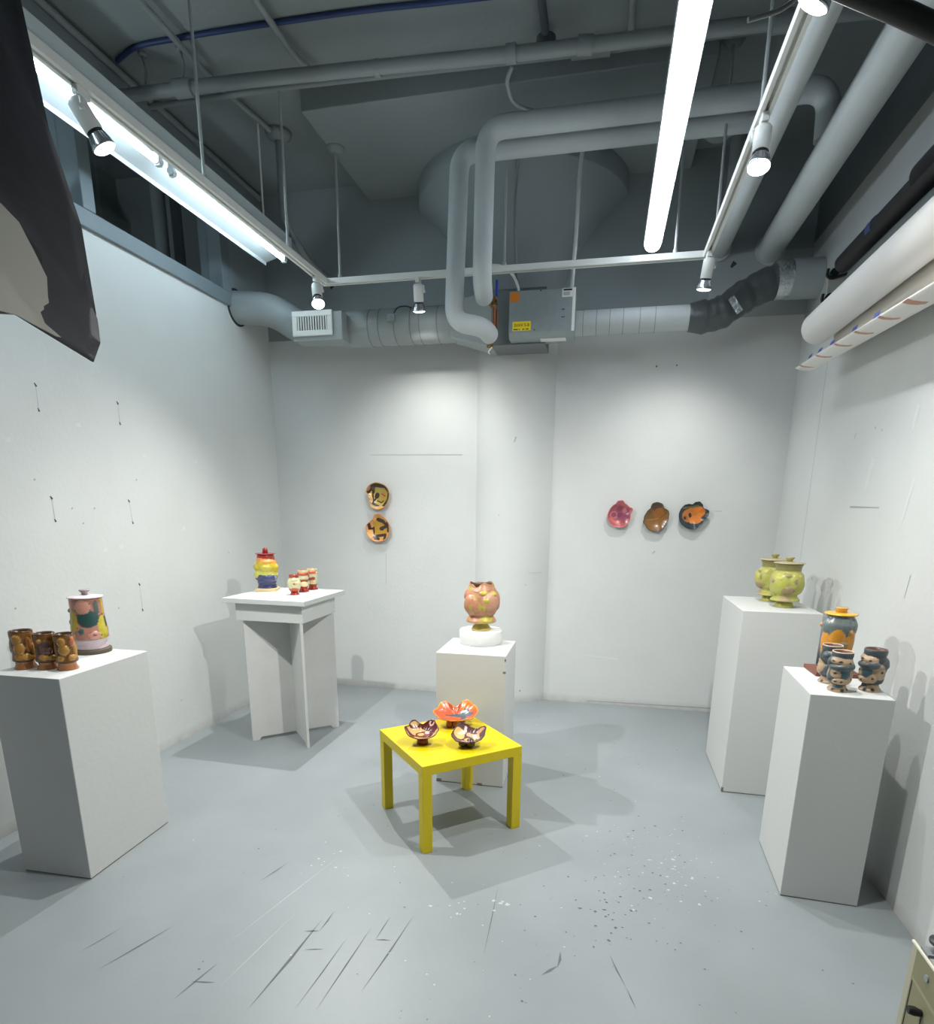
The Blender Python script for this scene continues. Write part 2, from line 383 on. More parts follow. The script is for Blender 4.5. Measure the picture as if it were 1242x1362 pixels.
# ------------------------------------------------------------------ plinths
M_plinth = mat('white_plinth_paint', (198,200,198), .55, var=.02, vscale=5, bump=.08, bscale=40)
M_chip = mat('chipped_edge', (120,112,100), .9)
def plinth(name, label, x, y, rzdeg, wd, dp, h, chips=()):
    t_ = thing(name, label, 'plinth', (x,y,0), math.radians(rzdeg))
    m = MB(); m.box(0,wd,0,dp,0.004,h)
    b_ = m.build('body', M_plinth, t_, bevel=.003)
    for (x0,x1,y0,y1,z0,z1) in chips:
        m2 = MB(); m2.box(x0,x1,y0,y1,z0,z1); m2.build('chipped_spot', M_chip, t_)
    m2 = MB(); m2.box(.002,wd-.002,.002,dp-.002,0,.006)
    m2.build('worn_base_edge', M_chip, t_)
    return t_
plinth('plinth', 'white plinth at the right holding blue spotted cups and the yellow-lidded jar', .833, 2.51, -2.3, .296, .455, .9072)
plinth('plinth', 'tall white plinth by the right wall under two lime green jars', .765, 3.501, -.28, .40, .602, 1.0772, [(-.0006,.01,-.0006,.012,.0,.03)])
plinth('plinth', 'wide white plinth at the left wall holding three amber cups', -2.117, 1.941, 91.32, .5118, .3442, .9195)
plinth('plinth', 'narrow white plinth by the column behind the yellow table', -.90, 3.251, .355, .4053, .4162, .8018, [(.39,.4059,-.0006,.01,.70,.712),(.398,.4059,-.0006,.01,.77,.785),(-.0006,.03,-.0006,.01,0,.02),(.25,.28,-.001,.01,.004,.016)])
rs = MB(); rs.lathe([(.0,0),(.128,0),(.131,.004),(.131,.078),(.127,.083),(0,.083)], 64)
tag(rs.build('round_riser', mat('white_riser_paint', (216,217,214), .5, bump=.1, bscale=50), loc=(-.703,3.575,.8018)), 'white round riser lifting the pink vase on the narrow plinth', 'riser')

# cross-base display stand
cs = thing('display_stand', 'white square-topped stand on crossed boards in the left back corner', 'stand', (-2.096,3.778,0), 0)
M_board = mat('scuffed_white_board', (196,197,194), .65, var=.10, vscale=6, bump=.12, bscale=30)
def board(ang, L_, name):
    m = MB(); h = L_/2; th = .009; nt_ = .024
    poly = [(-h,0),(-h+.045,0),(-h+.062,nt_),(h-.062,nt_),(h-.045,0),(h,0),(h,.866),(-h,.866)]
    m.prism(poly, 'y', -th, th)
    o = m.build(name, M_board, cs, rz=ang, bevel=.002); return o
board(math.atan2(3.984-3.571, -1.865+2.327), .62, 'cross_board')
board(math.atan2(3.553-3.785, -1.891+2.1), .62, 'cross_board')
m = MB(); m.box(-.264,.222,-.228,.255,.865,.985); m.build('apron', M_plinth, cs, rz=math.radians(-1), bevel=.002)
m = MB(); m.box(-.333,.262,-.265,.33,.985,1.017); m.build('tabletop', M_plinth, cs, rz=math.radians(-1.5), bevel=.002)

# yellow side table
tb = thing('side_table', 'small square bright yellow side table in the middle of the floor', 'table', (-.75,2.465,0), math.radians(41.21))
M_yel = mat('yellow_lacquer', (204,183,0), .42, var=.02, vscale=5)
m = MB(); m.box(0,.55,0,.55,.40,.45); m.build('tabletop', M_yel, tb, bevel=.002)
for (x, y) in ((0,0),(.5,0),(0,.5),(.5,.5)):
    m = MB(); m.box(x+.0015*(x==0)-.0015*(x>0)+0, x+.05, y, y+.05, 0, .40); m.build('leg', M_yel, tb, bevel=.002)

# ------------------------------------------------------------------ ceramics
G = glaze_mat('gloss_glaze', .26, .22)
GM = glaze_mat('satin_glaze', .4, .1, .15)
def smooth_prof(prof, n):
    z = np.array([p_[0] for p_ in prof], float); r = np.array([p_[1] for p_ in prof], float)
    zz = np.linspace(z[0], z[-1], n); m_ = np.zeros_like(z)
    d = np.diff(r)/np.diff(z)
    for i in range(1, len(z)-1):
        m_[i] = 0 if d[i-1]*d[i] <= 0 else 2*d[i-1]*d[i]/(d[i-1]+d[i])
    m_[0], m_[-1] = d[0], d[-1]
    out = []
    for q in zz:
        i = min(max(np.searchsorted(z, q)-1, 0), len(z)-2); h = z[i+1]-z[i]; s = (q-z[i])/h
        out.append((2*s**3-3*s*s+1)*r[i] + (s**3-2*s*s+s)*h*m_[i] + (-2*s**3+3*s*s)*r[i+1] + (s**3-s*s)*h*m_[i+1])
    return zz, np.array(out)
def pot(name, prof, base, bumps=(), parent=None, nt_=72, nz=56, m_=None, open_=0.0, thick=.005, inside=None, wave=None, crease=None):
    """turned pot wall with swelling lobes; bumps: (deg, z, half width, half height, swell, colour)"""
    zz, rr = smooth_prof(prof, nz)
    th = np.linspace(0, 2*PI, nt_, endpoint=False)
    V = []; C = []
    def P(r, a, z): return (r*math.sin(a), -r*math.cos(a), z)
    rmean = max(rr)
    for i, z in enumerate(zz):
        for a in th:
            h = 0.0; c = lin(base(math.degrees((a+PI) % (2*PI)-PI), z) if callable(base) else base)
            for (d0, z0, w_, hz, sw, col) in bumps:
                da = (a - math.radians(d0) + PI) % (2*PI) - PI
                q = (da*max(rr[i], .6*rmean)/w_)**2 + ((z-z0)/hz)**2
                if q < 1:
                    hb = sw*math.sqrt(1-q)
                    if hb >= h or sw < .0015:
                        h = max(h, hb); c = lin(col)
                        if crease and q > .86: c = lin(crease)
            dz = 0
            if wave and i > nz*.8: dz = wave(a)*((i-nz*.8)/(nz*.2))
            V.append(P(rr[i]+h, a, z+dz)); C.append(c)
    fs = []
    rows = nz
    if open_:
        ci = lin(inside or (90,60,45))
        for j in range(1, 9):
            z = zz[-1] - open_*j/8; r = max(np.interp(z, zz, rr) - thick, .004)
            if j == 1: z = zz[-1] - .001
            for a in th:
                dz = wave(a)*max(0, 1-(j-1)*.25) if wave else 0
                V.append(P(r, a, z+dz)); C.append(ci)
            rows += 1
    for i in range(rows-1):
        for k in range(nt_):
            k2 = (k+1) % nt_
            fs.append((i*nt_+k, i*nt_+k2, (i+1)*nt_+k2, (i+1)*nt_+k))
    mb = MB(); mb.add(V, fs, 0, True)
    mb.add([], [])
    mb.f.append([k for k in range(nt_)][::-1]); mb.m.append(0); mb.s.append(False)
    mb.f.append([(rows-1)*nt_+k for k in range(nt_)]); mb.m.append(0); mb.s.append(False)
    mb.c = C
    return mb.build(name, m_ or G, parent)
def turned(name, prof, col, parent, z0=0, x0=0, y0=0, m_=None, seg=48):
    mb = MB(); mb.lathe(prof, seg)
    mb.c = [lin(col)]*len(mb.v)
    # cap vertices were appended too
    o = mb.build(name, m_ or G, parent, loc=(x0,y0,z0)); return o

# --- amber cups, left plinth
def amber_cup(label, x, y, rz, s, shift):
    t_ = thing('ceramic_cup', label, 'cup', (x,y,.9195), facing(x,y)+rz, 'amber cups on the left plinth')
    hon = (178,132,62); amb = (122,82,34); pur = (104,78,72); dk = (74,46,24)
    b = [(-28,.122,.019,.022,.007,hon),(-20,.085,.023,.026,.008,hon),(28,.10,.012,.032,.006,(186,118,60)),(52,.075,.012,.034,.006,hon),(-60,.10,.012,.03,.005,pur),
         (12,.052,.018,.015,.008,hon),(-25,.052,.016,.014,.008,(170,120,50)),(45,.046,.013,.012,.006,hon),(100,.1,.02,.03,.006,hon),(-110,.09,.02,.03,.006,pur),(150,.08,.025,.03,.006,hon)]
    if shift == 1: b = [(-30,.125,.010,.010,.006,hon),(0,.108,.02,.022,.006,pur),(-12,.085,.016,.018,.008,pur),(14,.082,.014,.016,.007,(120,90,84)),(-15,.056,.02,.014,.008,hon),(25,.052,.016,.012,.007,hon),(50,.1,.013,.034,.006,amb),(-55,.07,.012,.03,.005,pur),(120,.09,.02,.03,.006,hon)]
    if shift == 2: b = [(-18,.122,.017,.022,.007,hon),(-10,.088,.022,.024,.009,hon),(38,.122,.011,.026,.008,(196,120,84)),(60,.085,.012,.034,.006,hon),(-58,.09,.013,.034,.005,amb),(30,.055,.017,.014,.008,hon),(-32,.054,.014,.013,.008,hon),(120,.09,.02,.03,.006,hon)]
    pot('body', [(.030,.036),(.036,.0425),(.06,.0395),(.10,.0385),(.14,.0415),(.152,.041),(.155,.0395)], lambda d,z: dk if (z>.15 or z<.037) else amb, b, t_, open_=.09, inside=dk, crease=(86,54,26))
    turned('foot', [(0,0),(.0405,0),(.041,.004),(.0335,.018),(.0345,.028),(.0375,.033),(0,.033)], (170,112,66), t_)
    t_.scale = (s,s,s); return t_
amber_cup('left front amber cup, tallest, with purple rim, on the wide plinth', -2.402,2.056,0,1.06,0)
amber_cup('middle amber cup with purple blobs among three on the wide plinth', -2.305,2.075,0,1.0,1)
amber_cup('amber cup nearest the pink jar, with an orange oval on it', -2.215,2.085,0,1.0,2)
# --- pink jar
wd = MB(); wd.lathe([(0,0),(.081,0),(.082,.002),(.082,.018),(.081,.020),(0,.020)], 56)
tag(wd.build('wooden_disc', mat('dark_wood', (84,72,58), .6, var=.15, vscale=30), loc=(-2.366,2.375,.9195)), 'dark round wooden disc under the pink jar', 'disc')
t_ = thing('lidded_jar', 'pink cylindrical jar with teal and yellow patches on a wooden disc', 'jar', (-2.366,2.375,.9395), facing(-2.366,2.375))
pk = (172,122,108); yl = (172,154,44); tl = (42,78,76)
pot('body', [(.046,.064),(.052,.076),(.09,.077),(.13,.072),(.19,.069),(.238,.068),(.242,.066)], lambda d,z: (176,118,104) if z > .2 else pk,
    [(-62,.135,.034,.062,.003,yl),(48,.10,.03,.065,.003,(186,172,56)),(-15,.205,.034,.038,.006,(196,142,124)),(-3,.150,.046,.042,.0035,tl),(14,.15,.03,.034,.0035,tl),(-26,.092,.013,.016,.006,(60,96,88)),
     (33,.20,.013,.034,.004,(84,98,92)),(64,.13,.012,.032,.005,(44,62,58)),(60,.20,.009,.05,.005,(196,158,52)),(55,.232,.008,.008,.006,(196,158,52)),(14,.07,.03,.022,.006,(200,146,130)),(12,.074,.007,.007,.009,(120,72,66)),(54,.066,.018,.016,.006,yl),
     (-86,.185,.008,.01,.007,(60,50,52)),(-82,.132,.009,.013,.006,(44,56,54)),(150,.14,.05,.06,.004,yl),(-140,.15,.04,.05,.004,tl)], t_, crease=(110,80,70))
turned('foot', [(0,0),(.068,0),(.0705,.003),(.0705,.012),(.066,.020),(.066,.032),(.076,.042),(.074,.050),(0,.050)], (200,184,190), t_)
lid = turned('lid', [(0,0),(.0735,0),(.0755,.003),(.0735,.006),(.040,.011),(0,.013)], (206,194,198), t_, z0=.2425)
turned('knob', [(0,0),(.013,0),(.013,.012),(.022,.021),(.0225,.026),(.015,.027),(0,.025)], (150,136,140), lid, z0=.010)

# --- rainbow jar and cream/red cups on the cross-base stand
ti = MB(); ti.box(-.07,.07,-.07,.07,0,.022)
tag(ti.build('square_tile', mat('pale_wood', (214,190,146), .55, var=.08, vscale=12), loc=(-2.34,3.93,1.017), rz=math.radians(16), bevel=.002), 'pale wooden square tile under the rainbow jar', 'tile')
t_ = thing('lidded_jar', 'rainbow jar with red lid, yellow bulges and blue base', 'jar', (-2.34,3.93,1.039), facing(-2.34,3.93))
bl = (66,72,110); blk = (52,56,92)
def rain(d, z):
    zt = z + .010*math.sin(math.radians(d-20))
    if z < .04: return blk
    if zt < .088: return bl
    if zt < .118: return (186,186,88)
    if zt < .17: return (190,170,52)
    if zt < .182: return (206,164,30)
    if zt < .204: return (216,140,66)
    return (150,44,36)
pot('body', [(0,.068),(.012,.064),(.03,.062),(.038,.067),(.046,.064),(.065,.072),(.09,.072),(.115,.068),(.15,.076),(.175,.072),(.19,.067),(.205,.062),(.23,.058),(.234,.056)], rain,
    [(20,.070,.064,.026,.010,bl),(48,.072,.018,.016,.012,(124,128,146)),(-75,.098,.035,.028,.014,(190,190,84)),(-75,.145,.035,.030,.013,(186,172,64)),(75,.135,.035,.034,.012,(192,168,48)),(80,.098,.03,.022,.010,(190,188,96)),
     (-5,.140,.045,.024,.006,(186,174,66)),(10,.192,.055,.013,.006,(222,160,90)),(180,.14,.06,.04,.01,(206,190,50)),(-120,.07,.05,.03,.008,bl)], t_, nt_=84, nz=72, crease=None)
lid = turned('lid', [(0,0),(.056,0),(.068,.004),(.069,.008),(.052,.007),(.02,.010),(0,.012)], (146,38,38), t_, z0=.2345)
turned('knob', [(0,0),(.018,0),(.018,.018),(.017,.028),(.012,.036),(0,.040)], (140,30,34), lid, z0=.009)
def cream_cup(label, x, y, kind):
    t_ = thing('ceramic_cup', label, 'cup', (x,y,1.017), facing(x,y), 'cream and red cups on the cross-base stand')
    cr = (186,184,144); rd = (150,58,38)
    if kind == 0:
        pot('body', [(.018,.022),(.024,.030),(.045,.040),(.075,.045),(.10,.040),(.112,.034),(.122,.031),(.130,.033),(.134,.033),(.137,.030)], lambda d,z: rd if (z>.117 or z<.045) else cr,
            [(0,.078,.006,.008,.004,(120,50,40)),(12,.078,.007,.009,.004,(190,150,100)),(-55,.085,.02,.028,.006,cr),(50,.07,.02,.03,.005,cr),(0,.036,.032,.013,.006,(180,70,44)),(0,.108,.03,.01,.003,cr)], t_, nt_=56, nz=44, open_=.06, inside=(120,60,44))
        turned('foot', [(0,0),(.030,0),(.030,.004),(.024,.012),(.023,.019),(0,.019)], (158,50,28), t_)
    else:
        pot('body', [(.030,.027),(.042,.034),(.062,.036),(.078,.032),(.095,.036),(.110,.034),(.125,.040),(.140,.037),(.15,.037),(.153,.034)], lambda d,z: cr if (z>.138 or .042<z<.072 or .09<z<.116) else rd,
            [(-15,.100,.022,.013,.006,(198,194,152)),(45,.102,.018,.013,.005,cr),(10,.056,.03,.018,.005,(216,200,150)),(-10,.128,.034,.010,.004,(184,78,52)),(120,.08,.03,.03,.006,cr),(70,.088,.012,.014,.006,rd)] if kind == 1 else
            [(5,.084,.016,.012,.006,(140,48,32)),(55,.10,.02,.034,.006,cr),(0,.058,.026,.016,.004,(206,192,140)),(-10,.128,.034,.012,.004,(186,82,50)),(-60,.09,.016,.03,.005,rd)], t_, nt_=56, nz=44, open_=.07, inside=(150,70,50))
        turned('foot', [(0,0),(.036,0),(.0365,.004),(.027,.018),(.027,.031),(0,.031)], (156,44,24), t_)
cream_cup('round-bellied cream cup with red collar, nearest the stand front edge', -2.057,3.795,0)
cream_cup('middle cream and red waisted cup on the crossed-board stand', -2.065,3.945,1)
cream_cup('farthest cream and red cup, with a red square, on the crossed-board stand', -2.06,4.075,2)

# --- pink and yellow vase
t_ = thing('ceramic_vase', 'pink and yellow bulging vase with crumpled mouth on round riser', 'vase', (-.70,3.565,.8848), facing(-.70,3.565))
pv = (182,128,100); yv = (180,168,66); pv2 = (190,142,116)
pot('body', [(.046,.060),(.05,.088),(.056,.092),(.075,.083),(.088,.074),(.10,.084),(.15,.100),(.20,.100),(.245,.088),(.27,.076),(.285,.074)],
    lambda d,z: (176,160,88) if z<.056 else (pv if math.sin(d*.09+z*50)+math.sin(d*.06-z*80+1)+.5*math.sin(d*.19+z*120) < .55 else (172,150,80)),
    [(-42,.160,.052,.062,.024,(180,126,92)),(-56,.16,.012,.048,.0245,(172,150,76)),(-32,.155,.011,.052,.0245,(172,146,80)),(34,.180,.058,.056,.020,pv2),(18,.19,.024,.022,.0215,yv),(48,.228,.022,.016,.021,(186,166,72)),(48,.226,.013,.008,.022,pv),(8,.235,.026,.014,.010,yv),
     (10,.16,.012,.04,.0125,(186,166,70)),(45,.12,.04,.028,.010,pv),(26,.076,.044,.020,.006,yv),(-30,.070,.036,.016,.005,pv2),(-80,.22,.03,.03,.008,(180,120,96)),(0,.255,.06,.02,.004,pv),(90,.18,.05,.06,.012,pv),(150,.17,.06,.06,.012,yv),(-130,.17,.05,.06,.012,pv)],
    t_, nt_=96, nz=80, open_=.10, thick=.008, inside=(104,76,58), wave=lambda a: .004*math.sin(3*a+.9)+.003*math.sin(6*a+.3) - .016*math.exp(-((((a+.42+PI) % (2*PI))-PI)/.30)**2), m_=GM)
turned('foot', [(0,0),(.058,0),(.060,.004),(.052,.022),(.040,.034),(.038,.047),(0,.047)], (198,178,96), t_, m_=GM)

# --- lime green jars
def green_jar(label, x, y, ry):
    t_ = thing('lidded_jar', label, 'jar', (x,y,1.0772), facing(x,y)+ry, 'lime green jars')
    gr = (172,172,88); ma = (146,128,96)
    pot('body', [(.034,.050),(.036,.074),(.042,.076),(.06,.062),(.068,.060),(.09,.072),(.14,.080),(.185,.075),(.205,.064),(.225,.066),(.241,.072),(.243,.070)], lambda d,z: (170,168,90) if z < .045 else ((138,132,80) if z>.205 else gr),
        [(-30,.135,.052,.062,.018,(176,178,84)),(-64,.10,.03,.035,.014,gr),(6,.100,.036,.026,.0185,ma),(40,.150,.040,.052,.017,(172,172,86)),(30,.150,.016,.026,.0185,ma),(46,.178,.011,.016,.0195,(186,182,108)),(66,.12,.03,.05,.014,gr),(-14,.182,.045,.012,.008,(160,148,102)),(-46,.15,.018,.022,.0195,ma),(-20,.165,.010,.014,.021,(186,184,100)),
         (-80,.15,.035,.05,.01,(170,158,100)),(0,.05,.03,.016,.004,(170,152,116)),(120,.14,.05,.06,.01,gr),(180,.12,.05,.05,.01,ma),(-130,.15,.05,.05,.01,gr)], t_, nt_=80, nz=64, m_=GM)
    turned('foot', [(0,0),(.052,0),(.053,.004),(.043,.018),(.040,.034),(0,.034)], (168,164,84), t_, m_=GM)
    lid = turned('lid', [(0,0),(.074,0),(.081,.003),(.079,.006),(.05,.010),(0,.014)], (172,162,124), t_, z0=.2435, m_=GM)
    turned('knob', [(0,0),(.014,0),(.014,.009),(.024,.020),(.023,.024),(.012,.025),(0,.024)], (158,152,86), lid, z0=.011, m_=GM)
green_jar('front lime green lidded jar, nearer the plinth front edge', 1.024,3.711,0)
green_jar('back lime green lidded jar, partly hidden behind its twin', 1.005,3.945,-1.2)

# --- yellow-lidded jar on brown tile and the spotted cups
ti = MB(); ti.box(-.088,.088,-.082,.082,0,.018)
tag(ti.build('wooden_tile', mat('reddish_wood', (112,66,48), .5, var=.15, vscale=25), loc=(1.026,2.885,.9072), rz=math.radians(1), bevel=.002), 'reddish brown wooden tile under the yellow-lidded jar', 'tile')
t_ = thing('lidded_jar', 'tall blue-grey jar with orange drips and yellow lid', 'jar', (1.03,2.885,.9252), facing(1.03,2.885))
bg = (104,113,112); og = (192,134,44)
pot('body', [(0,.058),(.01,.056),(.03,.052),(.06,.055),(.11,.058),(.16,.060),(.20,.062),(.225,.056),(.238,.052),(.244,.055)], lambda d,z: bg if z>.15 else (og if z>.06 else (92,88,84)),
    [(-10,.20,.05,.05,.006,bg),(28,.205,.032,.038,.009,(106,118,118)),(-50,.20,.03,.038,.009,(106,118,118)),(75,.20,.03,.04,.008,bg),(0,.14,.032,.06,.010,og),(-50,.12,.03,.06,.008,(206,140,50)),(60,.13,.03,.06,.009,og),(44,.178,.010,.012,.014,(206,150,84)),(-82,.196,.010,.012,.014,(206,150,84)),
     (12,.125,.032,.012,.012,(120,132,130)),(-40,.06,.02,.03,.008,(176,140,104)),(-38,.066,.006,.006,.0095,(56,40,34)),(-60,.035,.02,.02,.006,bg),(10,.05,.03,.03,.006,(176,140,104)),(140,.14,.05,.06,.008,og),(-140,.15,.05,.06,.008,bg)], t_, nt_=84, nz=70)
lid = turned('lid', [(0,0),(.054,0),(.064,.002),(.065,.006),(.058,.009),(.022,.011),(0,.012)], (214,164,48), t_, z0=.2445)
turned('knob', [(0,0),(.022,0),(.021,.012),(.025,.020),(.024,.023),(0,.022)], (206,150,56), lid, z0=.009)
def spot_cup(label, x, y, ry, tall):
    t_ = thing('ceramic_cup', label, 'cup', (x,y,.9072), facing(x,y)+ry, 'blue and tan spotted cups')
    tn = (172,148,120); sb = (70,80,84); dk = (40,35,33)
    b = [(-25,.128,.036,.014,.006,tn),(35,.122,.03,.016,.006,tn),(0,.10,.05,.013,.011,sb),(60,.105,.02,.016,.011,(82,94,98)),(-20,.075,.028,.018,.007,tn),(30,.080,.022,.024,.008,(62,92,102)),(-55,.06,.02,.026,.006,sb),(10,.045,.034,.014,.006,tn),(60,.055,.016,.02,.007,tn),
         (-75,.12,.02,.02,.009,sb),(100,.08,.03,.03,.008,tn),(150,.1,.04,.03,.009,sb),(-130,.07,.035,.03,.008,tn)]
    spots = [(-38,.127,.009,.006,.0075,dk),(-4,.126,.009,.005,.0075,dk),(40,.122,.007,.006,.0075,dk),(-22,.078,.008,.008,.009,dk),(12,.045,.008,.006,.0075,dk),(-16,.046,.007,.005,.008,dk),(62,.056,.005,.006,.009,dk),(-48,.05,.006,.006,.008,dk),(100,.08,.008,.008,.01,dk),(-130,.07,.008,.008,.01,dk)]
    pot('body', [(.028,.026),(.034,.036),(.05,.040),(.07,.038),(.085,.036),(.10,.041),(.12,.040),(.138,.036),(.142,.038),(.156,.0385),(.160,.036)], lambda d,z: sb if z>.138 else (58,66,69), b+spots, t_, nt_=72, nz=60, open_=.09, inside=(96,62,50), m_=GM)
    pot('foot', [(0,.036),(.004,.0365),(.016,.030),(.028,.027)], tn, [(-30,.010,.008,.006,.001,dk),(30,.008,.008,.006,.001,dk),(0,.022,.02,.005,.001,(60,92,100)),(75,.01,.008,.006,.001,dk),(-90,.01,.008,.006,.001,dk),(160,.01,.008,.006,.001,dk)], t_, nt_=48, nz=12, m_=GM)
    rim = MB(); rim.tube([(.0362*math.cos(2*PI*k/40), .0362*math.sin(2*PI*k/40), .160) for k in range(41)], .0022, 8, cap=False)
    rim.c = [lin((214,186,156) if not tall else (100,92,90))]*len(rim.v); rim.build('rim', GM, t_)
    t_.scale = (tall or 1.0,)*3 if tall else (1,1,1)
    return t_
spot_cup('front spotted cup at the plinth edge, overlapping its neighbour', .955,2.593,0,0)
spot_cup('spotted cup half hidden behind the front one, before the yellow-lidded jar', .958,2.715,.9,0)
spot_cup('spotted cup standing alone at the right, with dark rim', 1.084,2.626,-1.0,1.06)

# ------------------------------------------------------------------ dishes
def outline(pts, n):
    """smooth closed outline from (deg, r) knots, periodic"""
    a = np.array([q[0] for q in pts], float); r = np.array([q[1] for q in pts], float)
    o = np.argsort(a); a = a[o]; r = r[o]
    a = np.concatenate([a-360, a, a+360]); r = np.concatenate([r, r, r])
    q = np.arange(n)*360.0/n; out = np.zeros(n)
    for i, x in enumerate(q):
        k = np.searchsorted(a, x, side='right')-1
        p0, p1, p2, p3 = r[k-1], r[k], r[k+1], r[k+2]; s = (x-a[k])/(a[k+1]-a[k])
        ss = s*s*(3-2*s); out[i] = p1*(1-ss)+p2*ss
    return out
def paint(shapes, x, y, base):
    c = base
    for s in shapes:
        if s[0] == 'e':
            _, cx, cy, rx, ry, rot, col = s; dx, dy = x-cx, y-cy; cs_, sn = math.cos(rot), math.sin(rot)
            if ((dx*cs_+dy*sn)/rx)**2 + ((-dx*sn+dy*cs_)/ry)**2 < 1: c = col
        elif s[0] == 'l':
            _, x0, y0, x1, y1, wd, col = s; dx, dy = x1-x0, y1-y0; tt = max(0, min(1, ((x-x0)*dx+(y-y0)*dy)/(dx*dx+dy*dy)))
            if math.hypot(x-x0-tt*dx, y-y0-tt*dy) < wd: c = col
        elif s[0] == 'p':
            _, poly, col = s; ins = False; j = len(poly)-1
            for i in range(len(poly)):
                if (poly[i][1] > y) != (poly[j][1] > y) and x < (poly[j][0]-poly[i][0])*(y-poly[i][1])/(poly[j][1]-poly[i][1])+poly[i][0]: ins = not ins
                j = i
            if ins: c = col
    return c
def dish(name, knots, height, base, shapes, rimcol, back, parent=None, N=120, R_=44, th=.007, power=2.4, m_=None, rimw=.06, warp=None):
    ro = outline(knots, N); V = []; C = []; top = []
    hfn = height if callable(height) else (lambda a: height)
    for i in range(R_+1):
        q = (i/R_)
        for k in range(N):
            a = 2*PI*k/N; r = ro[k]*max(q, .002); x, y = r*math.cos(a), r*math.sin(a)
            z = hfn(math.degrees(a))*q**power + th
            if warp: x, y, z = warp(x, y, z, q, math.degrees(a))
            V.append((x, y, z)); C.append(lin(rimcol if q > 1-rimw else paint(shapes, x, y, base)))
    n1 = len(V)
    for i in range(R_, -1, -4):
        q = i/R_
        for k in range(N):
            a = 2*PI*k/N; r = ro[k]*max(q, .002)*(1.0 if i < R_ else 1.006); x, y = r*math.cos(a), r*math.sin(a)
            z = hfn(math.degrees(a))*q**power
            if warp: x, y, z = warp(x, y, z, q, math.degrees(a))
            V.append((x, y, z - (.0 if i < R_ else -.001))); C.append(lin(rimcol if i == R_ else back))
    rows = len(V)//N; fs = []
    for i in range(rows-1):
        for k in range(N):
            k2 = (k+1) % N; fs.append((i*N+k, i*N+k2, (i+1)*N+k2, (i+1)*N+k))
    mb = MB(); mb.add(V, fs, 0, True); mb.c = C
    return mb.build(name, m_ or G, parent)
def hang(o, x, z, label, group=None):
    o.rotation_euler = (PI/2, 0, 0); o.location = (x, YB-.012, z)
    return tag(o, label, 'dish', group)
olv = (176,150,62); dkb = (62,44,34)
# upper dish, left pair (x right, y up)
S = .0889/.1  # scale of drawing units
d1 = dish('wall_dish', [(0,.108),(40,.108),(75,.102),(100,.106),(140,.110),(165,.108),(178,.086),(200,.078),(222,.098),(238,.112),(270,.116),(300,.112),(335,.104)], .030, (196,164,84),
     [('e',.0,.065,.075,.045,0,(132,118,48)),('e',.035,.02,.065,.075,0,(160,144,62)),('l',-.05,.085,.06,.075,.016,dkb),('l',.06,.075,.098,.03,.011,dkb),('l',.098,.03,.085,-.04,.008,dkb),('l',.085,-.04,.04,-.095,.010,dkb),('l',-.045,.075,-.09,.02,.013,dkb),('l',-.05,.08,-.045,-.04,.007,dkb),
      ('l',-.03,.08,-.042,.02,.007,dkb),('e',-.012,-.002,.020,.026,-.5,dkb),('l',-.02,-.02,-.045,-.055,.007,dkb),('e',.045,0,.02,.026,0,(190,120,60)),('l',.03,.012,.06,-.005,.004,(110,60,40)),('l',-.01,-.045,.03,-.06,.005,dkb),('l',.03,-.06,.045,-.045,.005,dkb),('l',-.06,-.06,.0,-.09,.010,dkb),('e',.02,-.10,.04,.014,0,(222,170,110)),('e',-.085,.06,.018,.028,-.6,(150,112,80)),('e',-.062,-.03,.014,.03,.2,(214,170,110))],
     (206,146,84), (176,120,70))
hang(d1, -1.881,1.703, 'upper dish of the left pair, olive and brown with a notched side', 'dishes on the back wall left of the column')
d2 = dish('wall_dish', [(0,.108),(35,.108),(62,.110),(80,.124),(100,.120),(122,.088),(140,.092),(165,.108),(200,.112),(270,.110),(320,.110)], .030, (210,150,92),
     [('p',[(-.05,.045),(.0,.10),(.06,.075),(.085,.0),(.07,-.04),(-.03,-.055),(-.045,.0)],(182,140,44)),('l',.0,.075,.04,.062,.016,dkb),('l',.04,.062,.075,.03,.014,dkb),('l',.085,.05,.088,-.02,.010,dkb),('l',.07,.02,.03,.005,.014,dkb),('l',.03,.0,.02,.0,.016,dkb),
      ('l',-.085,.05,-.078,.0,.013,dkb),('l',-.078,.0,-.05,.0,.009,dkb),('l',-.045,.01,-.042,-.06,.007,dkb),('l',-.04,-.065,.06,-.05,.012,dkb),('l',-.03,-.08,.0,-.085,.011,dkb),('l',.062,-.05,.055,-.085,.012,dkb),('e',-.07,-.045,.022,.035,.2,(232,180,112))],
     (206,142,84), (176,110,66))
hang(d2, -1.885,1.428, 'lower dish of the left pair, ochre with thick dark strokes', 'dishes on the back wall left of the column')
d3 = dish('wall_dish', [(0,.082),(28,.106),(44,.092),(66,.094),(82,.112),(98,.110),(115,.092),(150,.090),(200,.094),(250,.096),(300,.096),(335,.090)], .022, (166,92,98),
     [('e',-.02,.02,.07,.06,.2,(150,76,92)),('e',.03,.0,.05,.06,0,(140,72,92)),('e',-.045,.0,.03,.03,0,(188,108,110)),('e',-.045,.0,.02,.02,0,(140,70,92)),('e',.035,.035,.018,.02,0,(180,110,120)),('e',.0,.05,.03,.018,.3,(130,62,74)),('e',.01,-.05,.03,.014,.1,(160,66,66)),('e',.0,.0,.02,.016,.4,(120,64,92)),('e',.062,-.04,.012,.012,0,(150,60,70)),('l',-.07,-.03,.0,-.075,.010,(206,104,96)),('e',-.03,-.02,.012,.008,0,(176,110,120))],
     (206,112,106), (180,90,86))
hang(d3, .111,1.564, 'pink dish with two pointed ears, leftmost on the right back wall', 'row of three dishes right of the column')
